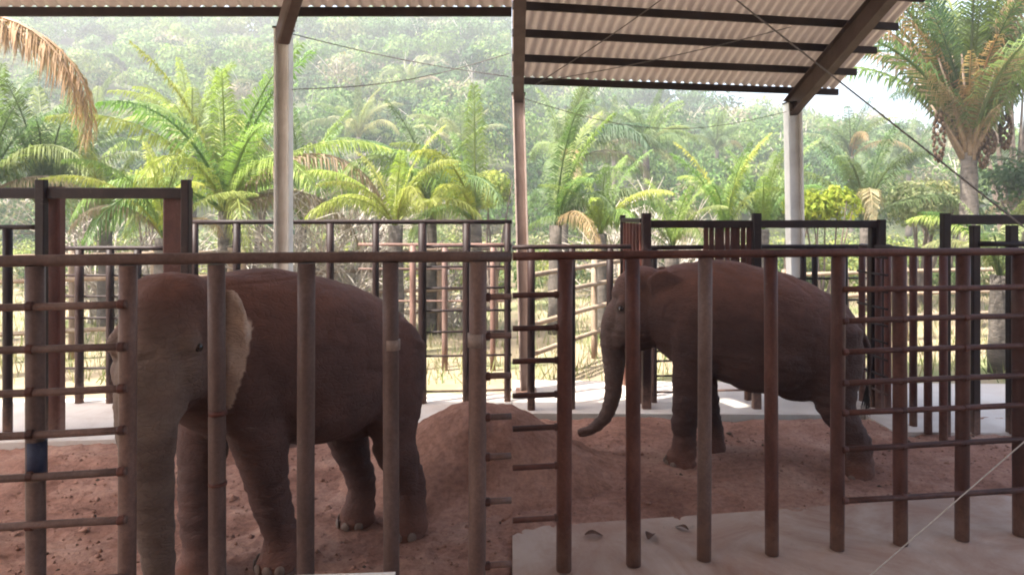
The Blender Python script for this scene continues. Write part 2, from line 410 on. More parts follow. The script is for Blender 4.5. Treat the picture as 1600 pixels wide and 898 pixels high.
# ------------------------------------------------------------------ roofs
def roof(name, label, E0, m_, x0, x1, z0, slope, purl, seed, amp=0.026, period=0.15):
    """pitched corrugated roof: eave line through (0,E0) with plan slope m_; runs up towards the viewer and down behind"""
    u = Vector((1, m_, 0)).normalized(); n = Vector((u.y, -u.x, 0))     # n: towards the viewer
    root = empty(name, (0, E0, 0)); O = Vector((0, E0, 0))
    tag(root, label, 'roof')
    ridge = 8.2
    def pt(a, s, lift=0.0):
        z = z0 + slope * (s if s < ridge else 2 * ridge - s)
        return O + u * a + n * s + Vector((0, 0, z + lift))
    def a_for_x(X, s):   # parameter along the eave where plan x = X
        return (X - (O + n * s).x) / u.x
    # sheets: one part per strip between purlins would be hidden; build courses of sheet
    courses = [(-0.04, 1.9), (1.84, 4.1), (4.04, 6.2), (6.14, ridge), (ridge, ridge + 2.2), (ridge + 2.14, ridge + 4.4), (ridge + 4.34, ridge + 8.4)]
    L = x1 - x0
    for ci, (s0, s1) in enumerate(courses):
        V = []; Fc = []
        back = 0 if x1 <= 0 else 5.0
        k = int((L + back) / period * 6)
        lift = 0.10 + 0.012 * (ci % 2)
        xs = [x0 - back + (L + back) * i / k for i in range(k + 1)]
        for X in xs:
            for s in (s0, s1):
                aa = (X if x1 <= 0 else X) 
                a = aa / u.x
                # keep the seam side straight along x = 0
                q = pt(a, s, lift + amp * math.sin(2 * math.pi * a / period))
                V.append(q)
        for i in range(k):
            Fc.append((2 * i, 2 * i + 2, 2 * i + 3, 2 * i + 1))
        # trim against the seam plane
        bm = bmesh.new(); vs = [bm.verts.new(v) for v in V]
        for f in Fc: bm.faces.new([vs[j] for j in f])
        sgn = -1 if x1 <= 0 else 1
        bmesh.ops.bisect_plane(bm, geom=bm.verts[:] + bm.edges[:] + bm.faces[:], plane_co=(0.002 * sgn, 0, 0), plane_no=(-sgn, 0, 0), clear_outer=True)
        me = bpy.data.meshes.new('corrugated_sheet')
        bmesh.ops.translate(bm, verts=bm.verts[:], vec=-O)
        bm.to_mesh(me); bm.free(); me.materials.append(M_roof)
        me.polygons.foreach_set('use_smooth', [True] * len(me.polygons))
        o = bpy.data.objects.new('corrugated_sheet', me); C.objects.link(o); o.parent = root
    for s in purl:
        A, B = pt((x0 - (0 if x1 <= 0 else 5)) / u.x, s), pt(x1 / u.x, s)
        # clip at x=0
        def clip(p, q):
            lim = -0.004 if x1 <= 0 else 0.004
            if (x1 <= 0 and p.x > lim) or (x1 > 0 and p.x < lim):
                tt = (lim - p.x) / (q.x - p.x); return p + (q - p) * tt
            return p
        A, B = clip(A, B), clip(B, A)
        MB().beam(A + Vector((0, 0, 0.01)), B + Vector((0, 0, 0.01)), 0.06, 0.11).build('purlin', M_purlin, root)
    return root, pt, u, n
# right half: four purlins in view, 28 degree pitch
mR = 0.19
rr, ptR, uR, nR = roof('shelter_roof', 'pitched corrugated roof with dark purlins, its open gable edge beside the tall palm', 11.10, mR, 0.0, 5.63, 4.93, 0.53,
    [0.0, 0.475, 0.95, 1.425] + [1.95 + 0.75 * i for i in range(8)] + [8.3 + 1.1 * i for i in range(8)], 1)
mL = 0.0
rl, ptL, uL, nL = roof('shelter_roof', 'strip of corrugated roof over one dark purlin along the photo top left', 8.75, mL, -10.5, 0.0, 5.335, 0.53,
    [0.0, 0.9] + [1.8 + 0.9 * i for i in range(7)] + [8.3 + 1.1 * i for i in range(8)], 2)

# added unseen sheet that stops sun leaking between the two roofs
gp = MB(); ys = [-4.6 + 0.13 * i for i in range(101)]
def prof(pt, E0, u, n, Y):
    s = (E0 - Y) * -n.y; return pt(0, s).z
vv = []
for Y in ys:
    za, zb_ = prof(ptL, 8.75, uL, nL, Y), prof(ptR, 11.10, uR, nR, Y)
    lo, hi = min(za, zb_) - .05, max(za, zb_) + .16
    vv += [(-.0015, Y - 8.75, lo), (.0015, Y - 8.75, lo), (.0015, Y - 8.75, hi), (-.0015, Y - 8.75, hi)]
ff = [(4 * i + a, 4 * i + 4 + a, 4 * i + 4 + (a + 1) % 4, 4 * i + (a + 1) % 4) for i in range(100) for a in range(4)]
mesh_obj('sun_block_sheet', vv, ff, M_roof, rl)
def column(label, px, d, top_py, wd, rafter_dir_end, seed, pt=None, a=None, brace=None, lean=0.0, rail_z=0.075):
    base = P(px, HY, d); base.z = rail_z
    root = empty('roof_column', base); tag(root, label, 'column', 'white columns that carry the shelter roofs')
    ztop = zat(top_py, d)
    top = Vector((base.x - lean, base.y, ztop))
    # H-shaped shaft: two flanges and a web
    dx = Vector((wd / 2 - 0.012, 0, 0))
    MB().beam(base - dx, top - dx, wd * 0.95, 0.024, Vector((1, 0, 0))).build('flange', M_white, root)
    MB().beam(base + dx, top + dx, wd * 0.95, 0.024, Vector((1, 0, 0))).build('flange', M_white, root)
    MB().beam(base, top - Vector((0, 0, 0.004)), wd - 0.05, 0.02, Vector((0, 1, 0))).build('web', M_white, root)
    MB().beam(base + Vector((0, 0, 0.0)), base + Vector((0, 0, 0.02)), wd * 1.7, wd * 1.7, Vector((0, 1, 0)), 0.03).build('base_plate', M_dark, root)
    MB().beam(top, top + Vector((0, 0, 0.02)), wd * 1.15, wd * 1.15, Vector((0, 1, 0)), 0.03).build('cap_plate', M_dark, root)
    return root, top
colR, topR = column('white steel column under the gable end rafter, beside the lime green bush', 1246, 12.0, 162, 0.24, None, 1, lean=0.08)
colRL, topRL = column('brown grey column at the left edge of the right view', 822, 11.0, 148, 0.19, None, 2, lean=0.12)
colL, topL = column('pale column standing behind the elephant seen from the front', 443, 8.65, 47, 0.185, None, 3)
for ch in list(colRL.children):
    if ch.name.startswith(('flange', 'web')):
        ch.data.materials.clear(); ch.data.materials.append(M_colb)

def rafter(label, pA, pB, wd=0.16, h=0.30):
    root = empty('roof_rafter', pA); tag(root, label, 'rafter', 'rafters under the shelter roofs')
    t = (pB - pA).normalized(); side = t.cross(Vector((0, 0, 1))).normalized(); u = side.cross(t)
    MB().beam(pA, pB, 0.02, h, Vector((0, 0, 1))).build('web', M_beam, root)
    for s in (-1, 1):
        o = u * (s * (h / 2 + 0.008))
        MB().beam(pA + o, pB + o, wd, 0.016, Vector((0, 0, 1)), 0.05).build('flange', M_beam, root)
    return root
# gable rafter: up the slope from the column head
aR = (topR.x - 0.02) / uR.x
sR = (Vector((0, 11.10, 0)) - Vector((topR.x, topR.y, 0))).dot(nR) * -1
def rafter_on(pt, x, y, E0, u, n, label, drop):
    q = Vector((x, y - E0, 0)); a = q.dot(u); s = q.dot(n)
    rafter(label, pt(a, s - 0.1, -drop), pt(a, 8.15, -drop))
rafter_on(ptR, topR.x, topR.y, 11.10, uR, nR, 'deep brown rafter rising along the open gable edge', 0.24)
def onroof(pt, E0, u, n, x, y, drop):
    q = Vector((x, y - E0, 0)); return pt(q.dot(u), q.dot(n), -drop)
rafter('brown rafter at the left edge of the right view', onroof(ptR, 11.1, uR, nR, topRL.x, topRL.y + .1, .24), onroof(ptR, 11.1, uR, nR, .12, 3.4, .24))
rafter_on(ptL, topL.x, topL.y - 1.3, 8.75, uL, nL, 'brown rafter above the pale column at the photo top left', 0.24)
# knee brace at the left column head
kb = MB().beam(topL + Vector((0.0, -0.06, -0.12)), topL + Vector((0.82, -1.25, 1.05)), 0.15, 0.22).build('knee_brace', M_beam, colL)

# ------------------------------------------------------------------ fences
def bent(a, b, amt, seed, n=5):
    g = random.Random(seed); a, b = Vector(a), Vector(b)
    pts = []
    o1 = Vector((0, g.uniform(-1, 1), g.uniform(-1, 1))) * amt
    for i in range(n + 1):
        t = i / n
        pts.append(a.lerp(b, t) + o1 * math.sin(math.pi * t))
    return pts
def pipe(root, name, a, b, r, mat, seed=0, amt=0.004, n=12, seg=4):
    return MB().tube(bent(a, b, amt, seed, seg), r, n).build(name, mat, root, smooth=False)
def smooth_auto(o):
    for p in o.data.polygons: p.use_smooth = len(p.vertices) == 4
    return o

SEAM = 0.006
# ---- front fence, left view
LA, LB = P(0, HY, 4.25), P(800, HY, 4.75)
fl = empty('rail_fence', (LA.x, LA.y, 0.07)); tag(fl, 'tall pipe fence close in front of the elephant with the straight hanging trunk', 'fence')
zr = 2.545
A = on_line(-90, LA, LB); B = on_line(800, LA, LB); B.x -= SEAM
smooth_auto(pipe(fl, 'top_rail', Vector((A.x, A.y, zr)), Vector((B.x, B.y, zr)), 0.036, M_pipeg, 1, 0.012, 14, 10))
posts_L = []
for i, (px, r, mt) in enumerate([(-82, .054, M_pipeg), (57, .054, M_pipeg), (198, .052, M_pipeg), (340, .053, M_pipeg), (477, .057, M_pipeg), (612, .053, M_pipeg), (745, .059, M_pipeg)]):
    q = on_line(px, LA, LB)
    o = smooth_auto(pipe(fl, 'post', (q.x, q.y, 0.0), (q.x + 0.008 * (-1) ** i, q.y, zr - 0.03), r, mt, i + 3, 0.004))
    posts_L.append((q, r, o))
for y in (475, 541, 606, 671, 735, 811, 900):
    a = on_line(-90, LA, LB); b_ = on_line(207, LA, LB); c = on_line(110, LA, LB)
    z = zat(y, c.y); off = Vector((0, -0.062, 0))
    smooth_auto(pipe(fl, 'rung', Vector((a.x, a.y, z)) + off, Vector((b_.x, b_.y, z)) + off, 0.023, M_pipeg, y, 0.008, 10, 6))
for y in (464, 525, 588, 652, 714, 784, 884):
    a = on_line(752, LA, LB); b_ = on_line(800, LA, LB); b_.x -= SEAM
    z = zat(y, a.y)
    smooth_auto(pipe(fl, 'rung', Vector((a.x, a.y, z)), Vector((b_.x, b_.y, z)), 0.021, M_pipeg, y, 0.002, 10, 3))
clamp_me = MB().tube([(-.022, 0, 0), (-.015, 0, 0), (.015, 0, 0), (.022, 0, 0)], [.024, .029, .029, .024], 10); 
cme = bpy.data.meshes.new('clamp'); cme.from_pydata([tuple(v) for v in clamp_me.v], [], clamp_me.f); cme.materials.append(M_pipe)
def clamps(root, pxs, ys, A, B, ref_px, off):
    for px in pxs:
        for y in ys:
            q = on_line(px, A, B); z = zat(y, on_line(ref_px, A, B).y)
            o = bpy.data.objects.new('clamp', cme); C.objects.link(o); o.parent = root
            o.location = Vector((q.x, q.y, z)) + off - root.location; o.rotation_euler = (0, 0, math.atan2((B - A).y, (B - A).x))
clamps(fl, (57, 198), (475, 541, 606, 671, 735, 811), LA, LB, 110, Vector((0, -.062, 0)))
clamps(fl, (760,), (464, 525, 588, 652, 714, 784, 884), LA, LB, 752, Vector((0.004, 0, 0)))
def band(idx, py0, py1, mat, lab):
    q, r, o = posts_L[idx]
    z0, z1 = zat(py1, q.y), zat(py0, q.y)
    bnd = MB().tube([(q.x, q.y, z0), (q.x, q.y, z1)], r + 0.004, 14).build('band', mat, None, origin=(0, 0, 0))
    bnd.parent = o; bnd.location = -Vector((fl.location)); smooth_auto(bnd); bnd['label'] = lab
band(1, 688, 742, M_blue, 'dark blue painted band')
band(1, 742, 748, M_tape, 'thin pale tape ring')
band(5, 530, 546, M_tape, 'pale tape wrap')
band(6, 520, 542, M_tape, 'pale tape wrap')
band(3, 640, 648, M_red, 'thin reddish ring')
band(3, 752, 757, M_red, 'thin reddish ring')

# ---- front fence, right view
RA, RB = P(800, HY, 5.45), P(1600, HY, 6.12)
fr = empty('rail_fence', (RB.x, RB.y, 0.055)); tag(fr, 'rusty brown pipe fence in front of the elephant seen from the side', 'fence')
zr = 2.505
A = on_line(800, RA, RB); A.x += SEAM; B = on_line(1690, RA, RB)
smooth_auto(pipe(fr, 'top_rail', Vector((A.x, A.y, zr)), Vector((B.x, B.y, zr)), 0.034, M_pipe, 1, 0.010, 14, 10))
for i, px in enumerate((881, 990, 1100, 1206, 1308, 1407, 1503, 1595, 1683)):
    q = on_line(px, RA, RB)
    smooth_auto(pipe(fr, 'post', (q.x, q.y, 0.052), (q.x + 0.01 * (-1) ** i, q.y, zr - 0.025), (.060, .059, .058, .055, .057, .057, .056, .062, .06)[i], M_pipe if i != 2 else M_pipeg, i + 30, 0.004))
for y in (460, 511, 562, 615, 666, 726, 807):
    a = on_line(800, RA, RB); a.x += SEAM; b_ = on_line(884, RA, RB); z = zat(y, b_.y)
    smooth_auto(pipe(fr, 'rung', (a.x, a.y, z), (b_.x, b_.y, z), 0.022, M_pipe, y, 0.002, 10, 3))
for y in (451, 500, 548, 596, 642, 699, 778):
    a = on_line(1312, RA, RB); b_ = on_line(1690, RA, RB); z = zat(y, a.y); off = Vector((0.0, -0.05, 0))
    smooth_auto(pipe(fr, 'rung', Vector((a.x, a.y, z)) + off, Vector((b_.x, b_.y, z)) + off, 0.024, M_pipe, y, 0.008, 10, 6))

clamps(fr, (872,), (460, 511, 562, 615, 666, 726, 807), RA, RB, 884, Vector((-.008, 0, 0)))
clamps(fr, (1316, 1407, 1503, 1595), (500, 548, 596, 642, 699, 778), RA, RB, 1312, Vector((0, -.05, 0)))
# ---- back fences: list of (px, top_py, bottom_py or None)
def back_fence(label, A, B, top_py_z, posts, rungs, px0, px1, pr=0.05, rr_=0.035, mat=M_dark, zb=0.075, rung_r=0.017, name='rail_fence', rung_span=None, toprail=True):
    mid = on_line((px0 + px1) / 2, A, B)
    root = empty(name, (mid.x, mid.y, zb)); tag(root, label, 'fence')
    a = on_line(px0, A, B); b_ = on_line(px1, A, B)
    for q, p in ((a, px0), (b_, px1)):
        if abs(p - 800) < 1: q.x += SEAM if p == px0 else -SEAM
    if toprail:
        smooth_auto(pipe(root, 'top_rail', (a.x, a.y, top_py_z), (b_.x, b_.y, top_py_z), rr_, mat, int(px0), 0.006, 10, 6))
    for i, p in enumerate(posts):
        r = pr; zt = top_py_z - rr_ * 0.6
        if isinstance(p, tuple): p, r = p[0], p[1]
        q = on_line(p, A, B)
        smooth_auto(pipe(root, 'post', (q.x, q.y, zb - 0.01), (q.x, q.y, zt), r, mat, i + int(px0), 0.003, 10))
    sp = rung_span or (px0, px1)
    ra, rb = on_line(sp[0], A, B), on_line(sp[1], A, B)
    for q, p in ((ra, sp[0]), (rb, sp[1])):
        if abs(p - 800) < 1: q.x += SEAM if p == sp[0] else -SEAM
    rm = on_line((sp[0] + sp[1]) / 2, A, B)
    for y in rungs:
        z = zat(y, rm.y)
        smooth_auto(pipe(root, 'rung', (ra.x, ra.y, z), (rb.x, rb.y, z), rung_r, mat, y, 0.004, 8, 4))
    return root
h = lambda px, d: P(px, HY, d)
# left view
back_fence('dark fence with a cross-barred panel behind the red sand heap', h(300, 10.0), h(800, 10.4), zat(347, 10.2),
    [(305, .045), (370, .055), (442, .05), (516, .055), (587, .05), (660, .062), (729, .06), (793, .05)], (385, 417, 450, 485, 518, 555, 610), 298, 800, rung_span=(660, 800))
back_fence('dark fence section seen through the tall gate opening', h(100, 10.3), h(255, 10.3), zat(388, 10.3),
    [(124, .06), (172, .055), (215, .055)], (430, 463, 497, 575, 638), 98, 262)
back_fence('dark fence at the far left photo edge', h(-60, 8.75), h(60, 8.75), zat(355, 8.75), [(12, .055), (-50, .055)], (), -60, 60, rr_=0.032)
back_fence('thin grey fence far behind the rump of the left elephant', h(560, 13), h(800, 13), zat(382, 13), [(645, .06), (695, .055), (770, .05)], (420, 470), 560, 800, pr=.05, rr_=.03, mat=M_pipeg, zb=-0.05)

def portal(label, d, px_posts, rail_py, rail_h, rail_px, zb=0.075, mat=M_dark, boards=()):
    mid = h((rail_px[0] + rail_px[1]) / 2, d)
    root = empty('gate_frame', (mid.x, mid.y, zb)); tag(root, label, 'gate frame')
    for i, (px, top, wpx, dd, mt) in enumerate(px_posts):
        q = h(px, dd); wd = wpx / F * dd
        MB().beam((q.x, q.y, zb - 0.005), (q.x, q.y, zat(top, dd)), wd, max(wd * 0.8, 0.1), Vector((0, 1, 0))).build('post', mt, root)
    a, b_ = h(rail_px[0], d), h(rail_px[1], d); z = zat(rail_py, d)
    MB().beam((a.x, a.y, z), (b_.x, b_.y, z), 0.09, rail_h / F * d).build('top_beam', mat, root)
    return root
portal('tall dark gate frame standing behind the fence at the far left', 8.75, [(65, 281, 15, 8.70, M_dark), (87, 292, 22, 8.9, M_red), (278, 306, 36, 8.9, M_red), (291, 281, 13, 8.68, M_dark)], 302, 17, (-70, 299))
# right view
back_fence('dark fence left of the trunk of the elephant seen from the side', h(800, 9.9), h(975, 10.1), zat(386, 10.0),
    [(830, .055), (893, .055), (953, .05)], (), 800, 985, rr_=.034)
back_fence('dark back fence behind the elephant seen from the side', h(1000, 10.3), h(1400, 10.7), zat(386, 10.5),
    [(1022, .045), (1168, .05), (1176, .04), (1255, .045), (1273, .045), (1320, .045)], (436, 470, 505, 545, 560, 583, 608), 1010, 1392, rung_r=.016)
# side fence running towards the viewer on the right
S0, S1 = G(1345, 625, .075), G(1478, 690, .075)
sf = empty('rail_fence', (S0.x, S0.y, 0.075)); tag(sf, 'fence of closely set dark posts running towards the viewer behind the hind legs', 'fence')
zt = 2.37
smooth_auto(pipe(sf, 'top_rail', (S0.x, S0.y, zt), (S1.x, S1.y, zt), .032, M_dark, 5, .004, 10))
for i, px in enumerate((1347, 1360, 1373, 1387, 1405, 1427, 1450, 1474)):
    q = on_line(px, S0, S1)
    smooth_auto(pipe(sf, 'post', (q.x, q.y, .07), (q.x, q.y, zt - .02), .048, M_red, i, .003, 10))
for k in range(9):
    z = 0.35 + k * 0.235; e = on_line(1392, S0, S1)
    smooth_auto(pipe(sf, 'rung', (S0.x - .05, S0.y, z), (e.x - .05, e.y, z), .016, M_dark, k, .003, 8))
g2 = portal('dark gate frame above the back of the elephant seen from the side', 10.05, [(1010, 333, 14, 10.0, M_dark), (1182, 333, 13, 10.0, M_dark), (1363, 352, 9, 10.1, M_dark), (1377, 343, 11, 10.0, M_dark)], 350, 12, (1008, 1382))
for k in range(10):      # barred leaf hanging in the frame
    px = 1103 + k * 8.2 + (k % 3) * .6; q = h(px, 10.2)
    MB().beam((q.x, q.y, 1.25), (q.x, q.y, zat(344, 10.2)), 0.066, 0.03, Vector((0, 1, 0))).build('bar', M_red, g2)
qa, qb = h(1099, 10.2), h(1181, 10.2)
MB().beam((qa.x, qa.y, 1.22), (qb.x, qb.y, 1.22), 0.06, 0.07).build('leaf_beam', M_dark, g2)
for k in range(7):       # leaf swung back from the left post
    t = k / 6; q = Vector(h(1003, 10.1)).lerp(h(973, 11.4), t)
    MB().beam((q.x, q.y, 0.12), (q.x, q.y, 2.70), 0.075, 0.05, Vector((0, 1, 0))).build('bar', M_red, g2)
qa, qb = h(1003, 10.1), h(973, 11.4)
MB().beam((qa.x, qa.y, 2.74), (qb.x, qb.y, 2.74), 0.06, 0.07).build('leaf_beam', M_dark, g2)
MB().beam((qb.x, qb.y, 0.078), (qb.x, qb.y, 2.82), 0.08, 0.08, Vector((0, 1, 0))).build('post', M_dark, g2)
g3 = portal('dark gate frame at the right photo edge below the tall palm', 8.85, [(1477, 333, 12, 8.8, M_dark), (1523, 352, 12, 8.9, M_dark), (1581, 352, 14, 8.9, M_dark)], 343, 15, (1472, 1680))
a, b_ = h(1529, 8.85), h(1680, 8.85); z = zat(381, 8.85)
smooth_auto(pipe(g3, 'rail', (a.x, a.y, z), (b_.x, b_.y, z), .035, M_dark, 3, .004, 10))
a, b_ = h(1392, 9.6), h(1474, 8.95); 
# log rails of the paddock beyond
def log_fence(label, A, B, zs, nposts, mat=M_log, r=0.045):
    root = empty('log_fence', (A[0], A[1], -0.05)); tag(root, label, 'fence')
    A, B = Vector((A[0], A[1], 0)), Vector((B[0], B[1], 0))
    for i in range(nposts):
        q = A.lerp(B, i / (nposts - 1)); smooth_auto(pipe(root, 'post', (q.x, q.y, -.05), (q.x, q.y, zs[-1] + .12), r * 1.4, mat, i, .01, 10))
    for k, z in enumerate(zs):
        smooth_auto(pipe(root, 'log', (A.x, A.y - .08, z), (B.x, B.y - .08, z + .03), r, mat, k, .03, 10, 8))
    return root
log_fence('pale log rail fence on the grass left of the elephant seen from the side', (0.25, 11.9), (2.35, 15.2), (.45, .95, 1.4, 1.8), 4)
log_fence('pale log rail fence in sunlight behind the gate frame at the far left', (-11.5, 13.0), (-6.0, 15.0), (.5, 1.0, 1.5, 2.0), 5)
log_fence('pale log rails behind the back of the left elephant', (-5.8, 15.2), (-0.4, 17.5), (.5, 1.0, 1.5, 1.95), 5)
log_fence('pale log rail fence in sunlight beyond the right gate', (6.0, 15.5), (13.5, 17.0), (.5, 1.0, 1.5), 6)

# white bench top edge in front of the left fence
tb = empty('white_bench', (-1.0, 4.15, .075)); tag(tb, 'white bench top just showing at the bottom photo edge', 'bench')
a, b_ = P(462, 897, 4.12), P(618, 892, 4.12)
a.y -= .15; b_.y -= .15
MB().beam(a - Vector((0, 0, .02)), b_ - Vector((0, 0, .02)), 0.30, 0.04).build('bench_top', M_white, tb)
for q in (a, b_):
    for s in (-.1, .1):
        x = q.x + (.06 if q is a else -.06)
        MB().beam((x, q.y + s, .075), (x, q.y + s, q.z - .04), .035, .035, Vector((0, 1, 0))).build('leg', M_white, tb)

# ------------------------------------------------------------------ cables
def cable(label, pts, r, mat=M_cable, sag=0.0):
    p0, p1 = Vector(pts[0]), Vector(pts[-1])
    if len(pts) == 2:
        pts = [p0.lerp(p1, i / 12) - Vector((0, 0, sag * math.sin(math.pi * i / 12))) for i in range(13)]
    o = MB().tube(pts, r, 6).build('cable', mat, None, origin=Vector(pts[0])); smooth_auto(o)
    tag(o, label, 'cable'); return o
def to_ground(a, b, zg=0.0):
    t = (a.z - zg) / (a.z - b.z); return a + (b - a) * t
a = P(1150, 0, 8.6); b_ = P(1600, 355, 7.4)
a2 = a + (a - b_) * 0.35
cable('dark guy cable slanting across the sky below the gable edge', [a2, to_ground(a, b_)], 0.011)
a = G(1345, 911, .055); b_ = P(1600, 690, 5.2)
cable('pale cable slanting up in front of the right fence posts', [a, a + (b_ - a) * 1.6], 0.0045, M_cablew)
cable('thin wire running right from the pale column head', [topL + Vector((.1, 0, -.05)), P(795, 120, 9.6)], 0.006, M_cable, 0.05)
cable('thin wire rising right from the middle of the pale column', [P(456, 140, 8.65), P(795, 84, 9.2)], 0.006, M_cable, 0.12)
cable('thin wire sagging from the brown grey column to the white column', [topRL + Vector((.05, 0, -.05)), P(1240, 172, 12.0)], 0.006, M_cable, 0.40)
cable('thin wire looped under the roof sheets in the right view', [ptR(.35, .1, -.12), ptR(2.3, 2.6, -.12)], 0.008, M_cable, 0.05)
cable('thin wire crossing under the purlins in the right view', [ptR(.4, .2, -.14), ptR(3.9, 1.5, -.14)], 0.008, M_cable, 0.05)

# ------------------------------------------------------------------ fallen leaves
leaf_me = None
for i, (px, py, rz, s, lab) in enumerate([(928, 836, .3, .085, 'curled dry brown leaf on the concrete nearest the left end of the right view'), (1016, 838, 1.2, .10, 'largest dry brown leaf on the concrete between two posts'), (1065, 825, 2.2, .075, 'curled dry brown leaf on the concrete by the soil edge')]):
    if leaf_me is None:
        bm = bmesh.new(); rows = []
        for k in range(9):
            t = k / 8; wv = 0.42 * math.sin(math.pi * (0.06 + 0.92 * t)) ** 0.9
            rows.append([bm.verts.new((t * 2 - 1, wv * s_, 0.10 + 0.35 * s_ * s_ * wv + 0.16 * math.sin(t * 4.1))) for s_ in (-1, -.5, 0, .5, 1)])
        for k in range(8):
            for j in range(4): bm.faces.new((rows[k][j], rows[k + 1][j], rows[k + 1][j + 1], rows[k][j + 1]))
        leaf_me = bpy.data.meshes.new('fallen_leaf'); bm.to_mesh(leaf_me); bm.free(); leaf_me.materials.append(M_dryleaf)
    q = G(px, py, .057)
    o = bpy.data.objects.new('fallen_leaf', leaf_me); C.objects.link(o)
    o.location = q; o.rotation_euler = (0.05, 0.1, rz); o.scale = (s, s, s); tag(o, lab, 'leaf', 'dry leaves on the concrete')

# ------------------------------------------------------------------ elephants
def loft(mb, rings, n=20):
    """rings: (pos, ru, rv, side, up) -> closed tube; side/up are unit vectors"""
    v = []; f = []
    for (p, ru, rv, sdv, upv) in rings:
        for k in range(n):
            a = 2 * math.pi * k / n
            v.append(p + sdv * (ru * math.cos(a)) + upv * (rv * math.sin(a)))
    for i in range(len(rings) - 1):
        for k in range(n):
            f.append((i * n + k, i * n + (k + 1) % n, (i + 1) * n + (k + 1) % n, (i + 1) * n + k))
    f.append(tuple(range(n))[::-1]); f.append(tuple((len(rings) - 1) * n + k for k in range(n)))
    mb.add(v, f)
def cr(pts, n):
    """Catmull-Rom resample of tuples"""
    P_ = [np.array(p, float) for p in pts]; P_ = [2 * P_[0] - P_[1]] + P_ + [2 * P_[-1] - P_[-2]]
    out = []
    for i in range(1, len(P_) - 2):
        for k in range(n):
            t = k / n; a, b, c, d = P_[i - 1], P_[i], P_[i + 1], P_[i + 2]
            out.append(0.5 * (2 * b + (c - a) * t + (2 * a - 5 * b + 4 * c - d) * t * t + (3 * b - a - 3 * c + d) * t ** 3))
    out.append(P_[-2]); return out
Y1 = Vector((0, 1, 0)); Z1 = Vector((0, 0, 1)); X1 = Vector((1, 0, 0))
def path_loft(mb, pts, n=18, res=4, ref=Y1):
    """pts: (x,y,z,ru,rv): ru across (ref direction), rv in the bending plane"""
    q = cr(pts, res); rings = []
    for i, p in enumerate(q):
        a = Vector(q[max(i - 1, 0)][:3]); b = Vector(q[min(i + 1, len(q) - 1)][:3]); t = (b - a).normalized()
        sdv = (ref - t * ref.dot(t)).normalized(); upv = t.cross(sdv)
        rings.append((Vector(p[:3]), max(p[3], .005), max(p[4], .005), sdv, upv))
    loft(mb, rings, n)

